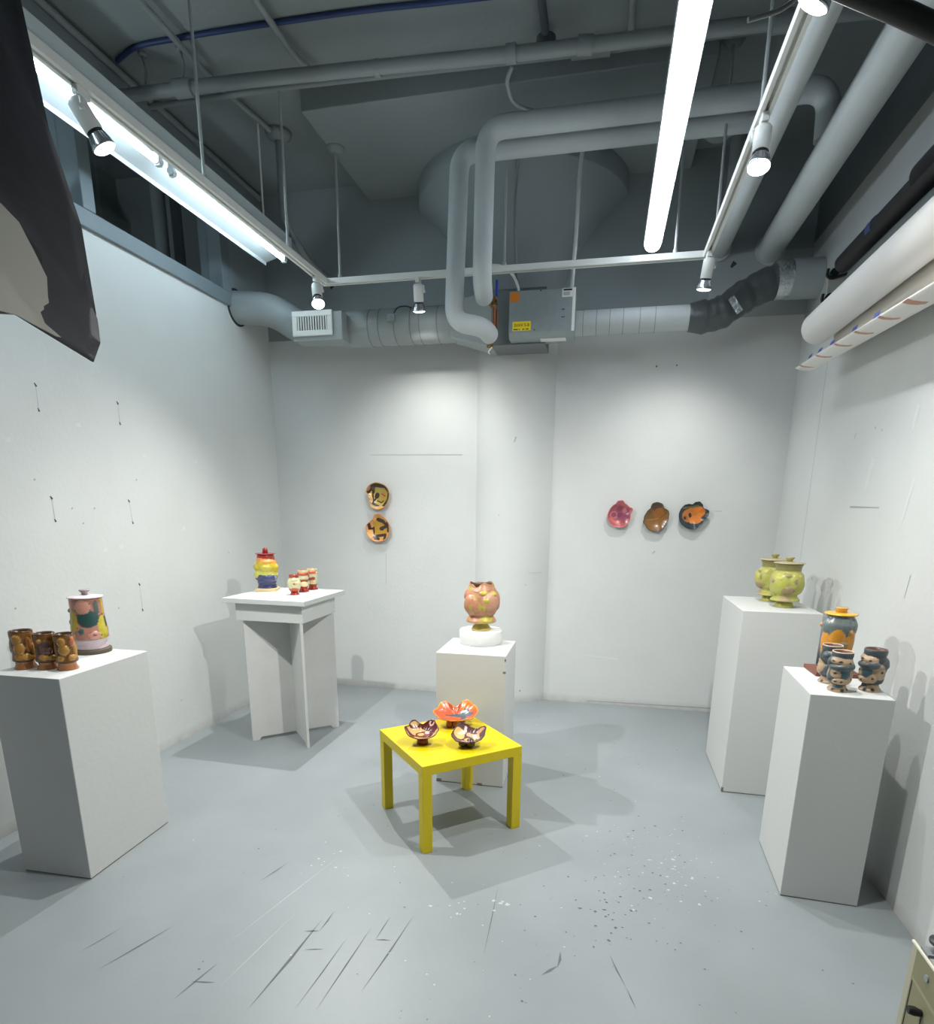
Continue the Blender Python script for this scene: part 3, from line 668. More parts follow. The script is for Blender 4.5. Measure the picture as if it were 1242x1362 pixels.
d4 = dish('wall_dish', [(0,.094),(25,.100),(50,.088),(72,.108),(90,.112),(106,.108),(128,.080),(155,.082),(190,.092),(205,.104),(216,.098),(250,.110),(290,.110),(325,.092)], .022, (122,84,44),
     [('e',.0,.075,.04,.03,0,(84,62,48)),('e',.02,.02,.04,.05,0,(142,90,44)),('e',-.02,-.06,.07,.04,.1,(132,92,46)),('l',-.075,-.025,.03,-.01,.004,(150,112,66)),('l',.02,-.02,.075,.035,.003,(100,70,40)),('e',.06,-.03,.012,.006,.4,(150,120,80)),('e',-.05,.02,.02,.03,.3,(112,84,48))],
     (78,66,46), (80,60,40))
hang(d4, .385,1.552, 'dark brown dish with a blunt ear, middle of the three', 'row of three dishes right of the column')
d5 = dish('wall_dish', [(0,.106),(16,.116),(40,.090),(58,.104),(70,.110),(82,.102),(100,.084),(118,.096),(132,.104),(165,.106),(200,.104),(240,.102),(275,.104),(315,.086),(340,.088)], .024, (44,58,64),
     [('e',.012,.02,.075,.048,.2,(204,116,44)),('e',-.03,.0,.05,.05,.3,(186,110,46)),('e',.02,-.03,.045,.03,0,(206,122,54)),('e',-.055,-.018,.02,.02,0,(150,100,52)),('e',-.058,-.02,.009,.011,0,(52,34,24)),('e',-.022,.002,.011,.018,.2,(52,34,24)),('e',.055,.03,.03,.026,.4,(214,124,44)),('l',-.08,.055,.03,.07,.007,(110,104,60)),('e',-.005,-.045,.018,.014,.2,(206,140,70))],
     (40,54,60), (40,52,58))
hang(d5, .656,1.566, 'dark blue dish with an orange centre, rightmost of the three', 'row of three dishes right of the column')

# footed bowls on the yellow table
def footed(label, x, y, rz):
    return thing('footed_bowl', label, 'bowl', (x,y,.45), rz, 'footed bowls on the yellow table')
def seat(o, loc, tilt): o.location = loc; o.rotation_euler = (tilt, 0, 0)
def wv(lobes):
    def h(d):
        v = .022
        for (c, wdt, hh) in lobes:
            q = ((d-c+180) % 360)-180; v += hh*math.exp(-(q/wdt)**2)
        return v
    return h
t_ = footed('dark red footed bowl with cream swirls, left front on the yellow table', -.832,2.745, facing(-.832,2.745))
crm = (196,162,104); rd = (84,30,32)
seat(dish('bowl', [(0,.082),(30,.080),(48,.086),(62,.074),(85,.056),(105,.060),(118,.084),(130,.088),(155,.080),(180,.090),(200,.086),(240,.066),(270,.058),(300,.064),(335,.076)], wv([(48,30,.026),(122,20,.022),(182,28,.026),(350,26,.012),(270,50,-.006)]), crm,
     [('p',[(-.085,.05),(-.03,.05),(.08,.08),(.08,.01),(.03,.02),(-.02,.045),(-.06,.03)],rd),('e',.05,.05,.038,.034,0,rd),('e',.05,.055,.015,.013,0,(226,190,170)),('e',.05,.055,.008,.007,0,rd),('l',.03,.0,.07,.02,.012,rd),('e',.0,-.004,.036,.026,.2,(110,44,36)),('e',-.008,.0,.017,.012,.3,crm),('l',-.05,-.02,.03,-.035,.007,(110,44,36)),('l',.03,-.035,.055,.0,.010,rd),('l',-.085,.01,-.05,-.035,.010,rd)],
     (96,36,34), (84,30,30), t_, rimw=.05), (0,0,.040), .22)
turned('foot', [(0,0),(.029,0),(.030,.003),(.028,.02),(.027,.042),(0,.042)], (112,22,24), t_)
t_ = footed('large orange footed bowl with blue-grey patch, at the back of the yellow table', -.725,3.03, facing(-.725,3.03))
ore = (200,108,20); cor = (194,84,46); bgy = (70,80,90)
seat(dish('bowl', [(0,.118),(25,.118),(45,.110),(58,.116),(70,.108),(82,.070),(95,.062),(108,.070),(122,.108),(136,.118),(155,.112),(180,.128),(205,.110),(240,.078),(270,.066),(300,.074),(335,.104)], wv([(56,24,.030),(128,24,.026),(180,24,.014),(10,30,.018),(270,50,-.006)]), cor,
     [('p',[(-.12,.03),(-.07,.055),(-.055,.12),(-.12,.12),(-.14,.03)],ore),('p',[(.02,.06),(.06,.05),(.13,.02),(.13,.12),(.03,.13)],ore),('p',[(-.066,.010),(-.02,.022),(.02,.028),(.045,.060),(.068,.050),(.075,.024),(.098,.004),(.078,-.012),(.055,-.006),(.05,-.045),(.018,-.045),(.025,-.012),(-.01,.002),(-.06,.002)],bgy),('e',.045,.040,.016,.006,.2,(226,226,220)),('e',-.06,-.045,.022,.006,0,bgy),('e',.058,.092,.026,.014,.2,(206,120,30)),('e',.070,.088,.006,.006,0,(90,50,30))],
     (212,130,46), (196,102,26), t_, rimw=.05, N=144), (0,0,.046), .18)
m = MB(); 
for (x, y) in ((-.038,-.02),(-.006,-.02),(.03,.012)): m.lathe([(0,0),(.012,.001),(.018,.008),(.019,.018),(.016,.03),(.014,.050),(0,.050)], 24, (x,y,0))
m.c = [lin((150,80,24))]*len(m.v); m.build('foot', G, t_)
t_ = footed('purple-brown footed bowl with ball feet, right front on the yellow table', -.60,2.762, facing(-.60,2.762))
pp = (96,66,64)
seat(dish('bowl', [(0,.084),(18,.094),(34,.088),(55,.066),(80,.062),(100,.076),(120,.084),(145,.082),(170,.082),(190,.086),(210,.078),(250,.060),(280,.056),(310,.064),(340,.074)], wv([(20,22,.030),(116,34,.026),(190,16,.010),(270,50,-.006)]), pp,
     [('e',-.045,.022,.026,.034,.1,(222,176,104)),('e',.01,-.012,.028,.017,.0,(222,176,110)),('e',.005,-.018,.02,.01,0,(214,160,96)),('l',.0,.028,.045,.012,.010,(216,166,130)),('l',.045,.012,.05,-.012,.008,(216,166,130)),('l',.055,.03,.085,.045,.011,(196,146,104)),('l',-.03,-.028,.0,-.035,.005,(190,160,160)),('l',-.012,.06,-.02,.035,.006,(220,206,200)),('e',-.02,-.012,.008,.008,0,(206,160,120))],
     (70,48,46), (66,46,44), t_, rimw=.06), (0,0,.034), .22)
m = MB()
for (x, y, r) in ((-.028,-.012,.021),(.012,-.016,.024),(.0,.024,.022)):
    m.lathe([(r*math.sin(PI*k/12), r-r*math.cos(PI*k/12)) for k in range(13)], 24, (x,y,0))
m.lathe([(0,.02),(.03,.02),(.034,.036),(0,.036)], 24)
m.c = [lin((62,48,44))]*len(m.v); m.build('foot', G, t_)

# ------------------------------------------------------------------ overhead: track, spots, fluorescents
M_trk = mat('white_enamel', (224,226,222), .4)
M_blk = mat('black_plastic', (18,19,20), .5)
M_alu = mat('brushed_reflector', (190,194,198), .25, .9)
M_bulb = mat('lit_bulb_face', (255,255,255), .4, emit=(255,252,244), estr=14.0)
M_tube = mat('lit_fluorescent_tube', (255,255,255), .4, emit=(220,242,255), estr=26.0)
ZT = 3.10
TXL, TXR, TY = -1.965, .505, 4.315
tr = thing('lighting_track', 'white U-shaped lighting track hung on rods below the grey ceiling', 'track', (TXL, TY, ZT))
def railbox(x0,x1,y0,y1):
    m = MB(); wv_ = .023
    U = [(-wv_,-.022),(-.007,-.022),(-.007,.002),(.007,.002),(.007,-.022),(wv_,-.022),(wv_,.012),(-wv_,.012)]
    if abs(x1-x0) > abs(y1-y0): m.prism([(y0+a,b) for a,b in U], 'x', x0-wv_, x1+wv_)
    else: m.prism([(x0+a,b) for a,b in U], 'y', y0, y1)
    return m
railbox(0,0,-5.2,-.023).build('rail', M_trk, tr); railbox(0,TXR-TXL,0,0).build('rail', M_trk, tr); railbox(TXR-TXL,TXR-TXL,-5.2,-.023).build('rail', M_trk, tr)
for (x, y, top, cup) in [(TXL,3.0,ZC,0),(TXL,3.802,ZC,0),(TXL,1.88,ZC,0),(-1.858,TY,3.867,1),(-.728,TY,3.867,0),(.318,TY,3.867,0),(TXR,4.018,ZC,1),(TXR,3.015,ZC,0),(TXR,1.6,ZC,0),(TXL,.9,ZC,0)]:
    m = MB(); m.tube([(x-TXL,y-TY,.010),(x-TXL,y-TY,top-ZT)], .0075, 12)
    m.tube([(x-TXL,y-TY,.010),(x-TXL,y-TY,.035)], .013, 12)
    rod = m.build('hanger_rod', mat('rod_grey', (168,174,174), .45) if 'rod_grey' not in bpy.data.materials else bpy.data.materials['rod_grey'], tr)
    if cup:
        m = MB(); m.lathe([(0,-.03),(.03,-.03),(.045,-.022),(.056,-.006),(.058,0),(0,0)], 28, (x-TXL,y-TY,top-ZT)); m.build('ceiling_cup', M_ceil, rod)

def spot(label, x, y, aim, watt, ang=95, drop=.0, col=(1.0,.982,.95), estr=None, side=1):
    t_ = thing('track_spotlight', label, 'spotlight', (x,y,ZT-.022), 0, 'track spotlights'); SC = .88; t_.scale = (SC,SC,SC)
    m = MB(); m.box(-.015,.015,-.034,.034,-.034,.0); m.build('adapter', M_trk, t_, bevel=.003)
    piv = Vector((0,0,-.085-drop))
    d = (Vector(aim) - (Vector((x,y,ZT-.022))+piv*SC)).normalized()
    # yoke arm from the adapter to the side of the socket
    hx = d.cross(Vector((0,0,1)))
    hx = Vector((1,0,0)) if hx.length < .05 else hx.normalized()
    hx = hx*side
    arm = MB(); q = piv + hx*.040
    arm.tube([Vector((0,0,-.030)), Vector((0,0,-.04))+hx*.01, Vector((0,0,-.05))+hx*.04, q + Vector((0,0,-.01))], .008, 10)
    arm.tube([q - hx*.012, q + hx*.012], .010, 12)
    arm.build('yoke', M_trk, t_)
    Mr = d.to_track_quat('Z', 'Y').to_matrix().to_4x4(); Mr.translation = piv
    s_ = MB(); s_.lathe([(0,-.050),(.026,-.050),(.036,-.040),(.037,-.03),(.037,.068),(.033,.070),(0,.070)], 32, M=Mr); s_.build('socket', M_trk, t_)
    g_ = MB(); g_.lathe([(0,.068),(.0345,.068),(.0345,.075),(0,.075)], 32, M=Mr); g_.build('gasket', M_blk, t_)
    b_ = MB(); b_.lathe([(0,.075),(.031,.075),(.034,.083),(.040,.100),(.047,.118),(.0495,.126),(.0495,.130),(.046,.131)], 40, M=Mr)
    for k in range(20):
        a = 2*PI*k/20; ca, sa = math.cos(a), math.sin(a)
        b_.add([Mr @ Vector((.033*ca,.033*sa,.080)), Mr @ Vector((.0375*ca,.0375*sa,.080)), Mr @ Vector((.0465*ca,.0465*sa,.114)), Mr @ Vector((.045*ca,.045*sa,.114))], [(0,1,2,3)])
    bu = b_.build('bulb', M_alu, t_)
    fc = MB(); fc.lathe([(0,.124),(.0462,.124),(.0462,.131),(.038,.137),(.022,.141),(0,.142)], 40, M=Mr); fc.build('bulb_face', M_bulb, bu)
    ld = bpy.data.lights.new('spot_beam', 'SPOT'); ld.energy = watt; ld.spot_size = math.radians(ang); ld.spot_blend = 1.0; ld.shadow_soft_size = .014; ld.color = col
    lo = bpy.data.objects.new('spot_beam', ld); COL.objects.link(lo)
    lo.location = Vector((x,y,ZT-.022)) + (piv + d*.150)*SC
    lo.rotation_euler = d.to_track_quat('-Z','Y').to_euler()
    return t_
W = 218
spot('track spotlight nearest on the left rail, in front of the fluorescent tubes', TXL,2.275,(-.80,3.2,.4), W, 134)
spot('track spotlight at the left rear corner of the track above the air grille', TXL,4.17,(-1.15,2.8,.3), W, 134, side=-1)
spot('track spotlight on the rear rail, beside the insulated pipe', -1.305,TY,(-1.42,4.98,1.0), W*.20, 124)
spot('track spotlight halfway along the right rail', TXR,2.93,(.35,2.2,.5), W*.40, 134)
spot('track spotlight at the right rear end of the track', TXR,4.23,(.30,4.80,.6), W*.25, 116)
spot('track spotlight at the top edge of the picture on the right rail', TXR,2.085,(-.8,2.95,.4), W*.95, 134)

# fluorescent fixtures
M_refl = mat('white_reflector', (196,204,206), .35)
M_holder = mat('lampholder_white', (206,212,214), .4)
FX = -2.285
fx = thing('fluorescent_fixture', 'long open fluorescent strip with white reflector along the left track', 'light fixture', (FX,4.36,3.30))
m = MB()
prof = [(-.20,-.02),(-.195,.0),(-.06,.035),(.045,.035),(.072,.022),(.076,.012),(.080,.014),(.076,.026),(.046,.041),(-.06,.041),(-.196,.006),(-.20,-.014)]
m.prism(prof, 'y', -3.7, .10); m.build('reflector', M_refl, fx)
m = MB(); m.box(-.055,.055,-3.68,.01,.041,.10); m.build('ballast_housing', M_refl, fx)
for i, (a, b_) in enumerate(((-1.16,-.0),(-2.40,-1.24),(-3.64,-2.48))):
    m = MB(); m.tube([(0,a+.03,-.03),(0,b_-.03,-.03)], .0165, 20); tu = m.build('fluorescent_tube', M_tube, fx)
    for y in (a+.012, b_-.012):
        m = MB(); m.box(-.014,.014,y-.012,y+.012,-.052,.036); m.tube([(0,y-.02,-.03),(0,y+.02,-.03)], .0168, 16); m.build('lampholder', M_holder, tu)
for y in (-.25,-2.0,-3.4):
    m = MB(); m.tube([(0,y,.10),(0,y,ZC-3.30)], .006, 10); m.build('hanger_rod', M_trk, fx)
fx = thing('fluorescent_fixture', 'glowing wraparound fluorescent light on the right near the white track', 'light fixture', (.19,4.485,3.215))
m = MB(); m.box(-.055,.055,-2.68,.01,.02,.075); m.build('housing', M_refl, fx)
m = MB(); pr = [(.05*math.cos(a), .02+.045*math.sin(a)) for a in [PI+PI*k/14 for k in range(15)]]
m.prism(pr, 'y', -2.66, 0); m.build('diffuser', mat('lit_diffuser', (255,255,255), .4, emit=(232,243,255), estr=15.0), fx)
for y in (-.2,-2.2):
    m = MB(); m.tube([(0,y,.075),(0,y,ZC-3.215)], .005, 10); m.build('hanger_rod', M_trk, fx)

# ------------------------------------------------------------------ pipes and ducts
M_ins = mat('pipe_insulation', (184,191,193), .6, var=.05, vscale=14, bump=.2, bscale=18)
M_pipe = mat('grey_painted_pipe', (138,145,146), .55, var=.05, vscale=6)
M_pipel = mat('light_painted_pipe', (186,192,192), .5, var=.05, vscale=8, bump=.08)
def pipe(name, label, cat, pts, r, m_, fr=.08, rings=(), group=None, seg=20):
    mb = MB(); mb.tube(fillet(pts, fr), r, seg)
    for (p, q, rr) in rings: mb.tube([p, q], rr, seg)
    o = mb.build(name, m_)
    return tag(o, label, cat, group)
pipe('insulated_pipe', 'front insulated pipe, bending down beside the control box', 'pipe', [(.975,3.90,3.428),(.965,3.90,3.655),(-.778,3.90,3.655),(-.79,3.90,2.905),(-.82,4.12,2.885)], .056, M_ins, .11)
pipe('insulated_pipe', 'rear insulated pipe, dropping to a U-bend above the column', 'pipe', [(.80,4.06,3.635),(-.965,4.06,3.635),(-1.0,4.06,2.735),(-.815,4.06,2.70),(-.80,4.22,2.695)], .057, M_ins, .10)
pipe('overhead_pipe', 'thin-walled grey pipe along the right track, higher of the two long ones', 'pipe', [(.665,YB,3.362),(.655,YF,3.362)], .058, M_pipel, rings=[((.665,YB-.02,3.362),(.665,YB,3.362),.075)])
pipe('overhead_pipe', 'thick grey pipe running along the right wall near the ceiling', 'pipe', [(.995,YB,3.345),(.975,YF,3.345)], .085, M_pipel, rings=[((.995,YB-.006,3.345),(.995,YB,3.345),.098)], seg=28)
pipe('sprinkler_pipe', 'grey sprinkler main crossing the whole ceiling with couplings', 'pipe', [(XL,3.49,3.80),(-2.0,3.515,3.80),(-.45,3.61,3.80),(XR,3.66,3.80)], .031, M_pipe,
     rings=[((-2.42,3.50,3.80),(-2.32,3.503,3.80),.043),((-1.30,3.565,3.80),(-1.27,3.566,3.80),.037),((-.62,3.60,3.80),(-.57,3.60,3.80),.040),((.62,3.645,3.8),(.70,3.648,3.8),.043),((-.27,3.61,3.8),(-.20,3.62,3.8),.039)])
pipe('conduit', 'slim grey conduit across the ceiling just behind the sprinkler main', 'conduit', [(XL,3.80,3.92),(-1.85,3.80,3.92),(-.48,3.86,3.92),(XR,3.90,3.92)], .016, M_pipe, rings=[((-.32,3.86,3.92),(-.12,3.87,3.92),.028)])
pipe('conduit', 'leftmost ceiling conduit running toward the camera', 'conduit', [(-2.315,2.0,3.936),(-2.315,3.70,3.936),(-2.30,3.92,3.950),(-2.26,4.21,3.955)], .016, M_pipe, .15)
pipe('conduit', 'ceiling conduit with curved end left of the drop panel', 'conduit', [(-1.768,2.0,3.936),(-1.768,3.60,3.936),(-1.72,3.74,3.93)], .016, M_pipe, .12)
pipe('conduit', 'dark ceiling conduit meeting the sprinkler main at its middle', 'conduit', [(-.435,2.0,3.932),(-.44,3.70,3.932),(-.44,3.76,3.90)], .020, mat('dark_grey_conduit', (74,80,84), .5), .04, rings=[((-.44,3.74,3.87),(-.44,3.74,3.93),.05)])
pipe('conduit', 'straight ceiling conduit just left of the bright fluorescent light', 'conduit', [(-.018,2.0,3.934),(-.018,3.88,3.934)], .018, M_pipe)
pipe('conduit', 'grey raceway along the left wall under the ceiling edge', 'conduit', [(XL+.018,1.0,3.945),(XL+.018,YB-.02,3.945)], .018, M_pipe)
pipe('cable', 'blue data cable strung across the ceiling at upper left', 'cable', [(XL+.05,3.50,3.967),(-2.585,3.42,3.967),(-2.05,3.42,3.967),(-1.70,3.43,3.967),(-1.32,3.44,3.967),(-.87,3.475,3.967),(-.45,3.5,3.967),(.3,3.45,3.967),(XR,3.4,3.967)], .012, mat('blue_cable', (44,62,108), .5), .2)
pipe('flexible_conduit', 'armoured flexible conduit dropping from the ceiling to the control box', 'conduit', [(-.645,4.22,3.867),(-.655,4.30,3.79),(-.675,4.42,3.67),(-.686,4.42,3.551),(-.685,4.43,3.337),(-.662,4.46,3.04),(-.662,4.47,2.985)], .009, mat('armoured_grey', (130,138,140), .4, .4, bump=.6, bscale=200), .12)
pipe('flexible_conduit', 'short curved white conduit entering the top of the control box', 'conduit', [(-.83,4.42,3.162),(-.76,4.42,3.155),(-.684,4.43,3.10),(-.655,4.46,3.03),(-.65,4.47,2.985)], .009, M_trk, .05)
pipe('flexible_conduit', 'curved conduit from the sprinkler main down to the drop panel', 'conduit', [(-.60,3.66,3.78),(-.63,3.68,3.74),(-.62,3.80,3.70),(-.52,3.88,3.70)], .010, M_pipe, .10)
pipe('conduit', 'pale conduit rising from the right corner of the control box', 'conduit', [(-.305,4.46,2.985),(-.290,4.43,3.286),(-.283,4.42,3.65),(-.262,4.36,3.80),(-.25,4.30,3.867)], .013, M_pipel, .08)
pipe('riser_pipe', 'short vertical pipe joining the upper long pipe to the ceiling', 'pipe', [(.672,4.66,3.42),(.672,4.66,ZC)], .05, M_pipe)
# sprinkler drops and clamps
m = MB(); m.lathe([(0,-.05),(.04,-.05),(.075,-.03),(.085,0),(0,0)], 32)
t_ = thing('ceiling_fitting', 'domed ceiling fitting with a pipe drop near the left back corner', 'fitting', (-2.24,4.29,ZC))
m.build('dome', M_ceil, t_)
m = MB(); m.tube(fillet([(0,0,-.05),(0,0,-.50),(-.02,.4,-.62),(-.02,YB-4.29,-.62)], .1), .024, 14); m.build('drop_pipe', M_pipe, t_)
m = MB(); m.lathe([(0,-.06),(.06,-.058),(.10,-.03),(.108,0),(0,0)], 32)
tag(m.build('ceiling_fitting', M_pipel, loc=(.565,4.80,ZC)), 'pale domed ceiling fitting right of the bright fluorescent light', 'fitting')
for (x, y, lab) in [(-2.60,3.495,'thin hook strap holding the left end of the sprinkler main'),(-2.37,3.50,'clamp strap on the sprinkler coupling near its left end')]:
    m = MB(); m.tube([(0,0,0),(.012,0,.07),(-.006,0,.14)], .006, 10); m.lathe([(0,.125),(.02,.125),(.024,.14),(0,.14)], 16)
    tag(m.build('pipe_hanger', M_pipe, loc=(x,y,3.84)), lab, 'hanger')

# supply duct (left run), grille box, control box, right run
M_duct = mat('painted_sheet_duct', (150,158,158), .5, var=.06, vscale=5)
M_seam = mat('duct_seam', (126,134,135), .6)
M_galv = mat('galvanised_steel', (150,160,162), .42, .45, var=.10, vscale=22)
dk_ = thing('air_duct', 'round grey air duct with seams running left from the column', 'duct', (-1.55,4.68,2.895))
m = MB(); m.tube([(-.40,0,0),(.42,0,0)], .122, 40)
for x in (-.22,-.14,-.02,.10,.17,.30): m.tube([(x-.003,0,0),(x+.003,0,0)], .1245, 40, mi=1)
m.build('straight_section', [M_duct, M_seam], dk_)
m = MB(); m.tube(fillet([(XL+1.55-.01,-.10,.165),(XL+1.55+.30,-.07,.15),(-.72,-.02,.005),(-.40,0,0)], .22, 10), [.105]*24, 36) if False else m.tube(fillet([(XL+1.55-.01,-.10,.165),(XL+1.55+.28,-.06,.15),(-.78,-.01,.01),(-.40,0,0)], .18, 8), .112, 36)
m.build('elbow', M_duct, dk_)
m = MB(); m.tube([(XL+1.55-.004,-.10,.165),(XL+1.55+.004,-.10,.165)], .128, 36); m.build('wall_collar', mat('dark_gap', (40,44,46), .8), dk_)
m = MB(); m.add([(.40,-.11,-.11),(.40,.11,-.11),(.40,.11,.11),(.40,-.11,.11),(.70,-.14,-.19),(.70,.14,-.19),(.70,.14,.16),(.70,-.14,.16)], [(0,1,5,4),(1,2,6,5),(2,3,7,6),(3,0,4,7),(0,3,2,1),(4,5,6,7)]); m.build('transition', M_duct, dk_)
m = MB(); m.box(.70,1.075,-.14,.14,-.19,.16); m.build('coil_casing', mat('coil_case_grey', (112,119,120), .5, .2, var=.08, vscale=20), dk_, bevel=.003)
m = MB(); m.box(-.01,.045,-.014,.01,-.03,.02); m.build('sensor_box', M_galv, dk_, loc=(-.05,-.122,.03))
m = MB(); m.tube(fillet([(-.01,-.13,.055),(.02,-.14,.09),(.08,-.12,.10),(.11,-.09,.095)], .03), .004, 8); m.build('sensor_wire', M_blk, dk_)
gb = thing('air_grille', 'white louvred air grille on a duct box at the left', 'vent', (-2.15,4.46,2.89))
m = MB(); m.box(-.155,.225,.012,.16,-.112,.075); m.build('duct_box', M_duct, gb, bevel=.003)
m = MB(); z0, z1, x0, x1 = -.082,.082,-.155,.155
m.box(x0,x1,-.004,.012,z0,-.046); m.box(x0,x1,-.004,.012,.046,z1); m.box(x0,-.117,-.004,.012,-.046,.046); m.box(.117,x1,-.004,.012,-.046,.046); m.build('frame', M_trk, gb, bevel=.002)
m = MB(); m.box(-.117,.117,.009,.0125,-.046,.046); m.build('dark_opening', M_blk, gb)
for k in range(12):
    x = -.107 + k*.0195; m = MB(); m.box(x-.0045,x+.0045,-.002,.009,-.046,.046); m.build('louvre', M_trk, gb)

cb = thing('control_box', 'galvanised control box with orange and yellow stickers on the duct', 'control box', (-.49,4.42,2.715))
m = MB(); m.prism([(0,0.035),(.03,0),(.18,0),(.18,.285),(0,.285)], 'x', -.218, .215); m.build('casing', M_galv, cb, bevel=.003)
m = MB(); m.box(.198,.217,-.001,.002,.03,.285); m.build('edge_flange', M_trk, cb)
m = MB(); m.box(-.212,-.152,-.002,.001,.222,.275); m.build('orange_sticker', mat('orange_sticker', (214,120,24), .5), cb)
st = MB(); st.box(-.192,-.070,-.002,.001,.045,.100); st = st.build('yellow_sticker', mat('yellow_sticker', (236,212,28), .5), cb)
M_ink = mat('black_ink', (40,34,10), .6)
text_mesh('SVAV 5-8', .026, 'lettering', M_ink, st, Matrix.Translation((-.131,-.0026,.077)) @ Matrix.Rotation(PI/2, 4, 'X'))
m = MB()
for (a, b_) in ((-.186,-.156),(-.150,-.142),(-.126,-.112),(-.103,-.084)): m.box(a,b_,-.0028,-.002,.050,.056)
m.build('small_print', M_ink, st)
m = MB(); m.box(.130,.197,-.002,.001,.232,.282); wl_ = m.build('white_label', M_trk, cb)
m = MB(); m.box(.137,.193,-.003,-.002,.268,.278); m.build('dark_band', M_blk, wl_)
m = MB(); m.box(.137,.18,-.003,-.002,.24,.262); m.build('grey_print', mat('grey_print', (170,176,176), .6), wl_)
m = MB(); m.box(-.01,.16,.04,.12,-.001,.002); m.build('bottom_label', M_trk, cb)
for (x, z) in ((.135,.16),(.145,.16),(.135,.115),(.147,.115),(-.01,.278),(-.045,.046)):
    m = MB(); m.tube([(x,.002,z),(x,-.002,z)], .004, 8); m.build('screw', M_blk, cb)

rd_ = thing('air_duct', 'round grey air duct rising to the right wall in dark wrapped insulation', 'duct', (-.27,4.73,2.868))
m = MB(); m.tube([(-.03,0,0),(.76,0,0)], .079, 36)
for x in (.04,.13,.22,.31,.42,.52): m.tube([(x-.002,0,0),(x+.002,0,0)], .0805, 36, mi=1)
m.build('straight_section', [M_pipel, M_seam], rd_)
M_wrap = mat('dark_duct_wrap', (84,90,92), .38, .25, var=.18, vscale=12, bump=.9, bscale=14)
m = MB(); pts = fillet([(.74,0,0),(.92,0,.0),(1.10,.01,.13),(1.28,.02,.205),(1.40,.03,.205)], .10, 10)
rr = [.099 + .0035*math.sin(i*1.7) + .0035*math.sin(i*.9+1) for i in range(len(pts))]
rr[0] = .085; m.tube(pts, rr, 36); m.build('flexible_wrap', M_wrap, rd_)
M_foil = mat('crumpled_foil', (206,212,214), .25, .85, bump=1.0, bscale=40)
m = MB(); m.tube([(1.255,.02,.195),(1.35,.028,.205)], [.112,.114], 36); m.build('foil_tape', M_foil, rd_)
m = MB(); m.tube([(1.35,.03,.203),(XR+.27,.04,.203)], .116, 36); m.build('end_collar', M_duct, rd_)
m = MB(); M4 = Matrix.Translation((1.0,-.105,.035)) @ Matrix.Rotation(math.radians(-36),4,'Y'); m.box(-.012,.03,-.004,.002,-.065,.045, M=M4); m.build('foil_patch', M_foil, rd_)

# brass valve and copper pipe between the insulated pipes
M_brass = mat('brass', (132,104,56), .35, .9); M_cop = mat('copper', (110,66,42), .35, .9)
vv = thing('pipe_valve', 'brass valve and copper pipe between the insulated pipes', 'valve', (-.80,4.30,2.70))
m = MB(); m.tube([(0,-.09,.20),(0,.0,.205)], .022, 14); m.tube([(-.02,0,.205),(.03,0,.205)], .020, 14); m.tube([(0,0,.18),(0,0,.235)], .017, 12); m.lathe([(0,0),(.012,0),(.014,.012),(0,.016)], 14, (.02,-.02,.215)); m.build('valve_body', M_brass, vv)
m = MB(); m.tube(fillet([(.012,0,.20),(.014,0,.02),(.0,-.06,-.005)], .03), .010, 12); m.tube([(.032,.01,.16),(.032,.01,.02)], .006, 10); m.build('copper_pipe', M_cop, vv)
m = MB(); m.box(.022,.034,-.012,.012,.24,.33); m.build('blue_handle', mat('blue_plastic', (40,70,180), .4), vv)
m = MB(); m.tube([(0,-.05,-.02),(0,-.055,-.075)], .012, 12); m.tube([(-.02,-.055,-.068),(.02,-.055,-.068)], .010, 10); m.build('drain_tap', M_brass, vv)
m = MB(); m.tube(fillet([(.015,-.06,-.075),(0,-.06,-.09),(-.012,-.06,-.105),(0,-.062,-.115)], .01), .004, 8); m.build('tap_tag', M_trk, vv)

# ------------------------------------------------------------------ backdrop rolls on the right wall
br = thing('roll_bracket', 'pale triangular wall bracket with black hooks for backdrop rolls', 'bracket', (XR,4.11,2.62))
m = MB(); m.prism([(0,.0),(0,.34),(-.10,.30),(-.135,.24),(-.13,.14),(-.17,.06),(-.19,-.03)], 'y', .0, .012); m.build('plate', mat('pale_bracket', (196,198,194), .5), br)
for (x, z) in ((-.118,.27),(-.128,.145),(-.19,-.02)):
    m = MB(); m.tube(fillet([(-.01,-.006,z),(x,-.006,z-.03),(x-.028,-.006,z-.018),(x-.024,-.006,z+.02)], .02), .008, 10); m.tube([(x+.01,-.015,z+.0),(x+.01,.015,z+.0)], .022, 16); m.build('hook', M_blk, br)
bk = thing('backdrop_roll', 'black backdrop roll on the topmost hook by the right wall', 'backdrop roll', (1.175,4.02,2.905))
M_blkp = mat('black_paper', (26,26,29), .6)
m = MB(); m.tube([(0,0,0),(0,-5.2,0)], .046, 28); m.build('roll', M_blkp, bk)
m = MB(); m.tube([(.005,-.86,.02),(.005,-5.2,.02)], .060, 28); m.build('sleeve', mat('black_cloth', (30,30,33), .9), bk)
m = MB(); m.tube([(-.0,-.40,.004),(-.0,-.46,.004)], .0475, 28); m.build('blue_tape', mat('blue_tape_dark', (60,74,130), .5), bk)
gy = MB(); gy.tube([(0,0,0),(0,-4.9,0)], .047, 28); gy.tube([(0,.012,0),(0,0,0)], [.040,.047], 28)
tag(gy.build('backdrop_roll', mat('grey_paper', (104,110,110), .6), loc=(1.178,3.80,2.772)), 'grey backdrop roll squeezed between the black and white rolls', 'backdrop roll')
wr_ = thing('backdrop_roll', 'thick white paper backdrop roll, lowest, with loose taped end', 'backdrop roll', (1.085,4.0,2.59))
M_pap = mat('white_paper', (232,230,226), .55, var=.01, vscale=3); M_pap2 = mat('cream_paper', (218,212,200), .6)
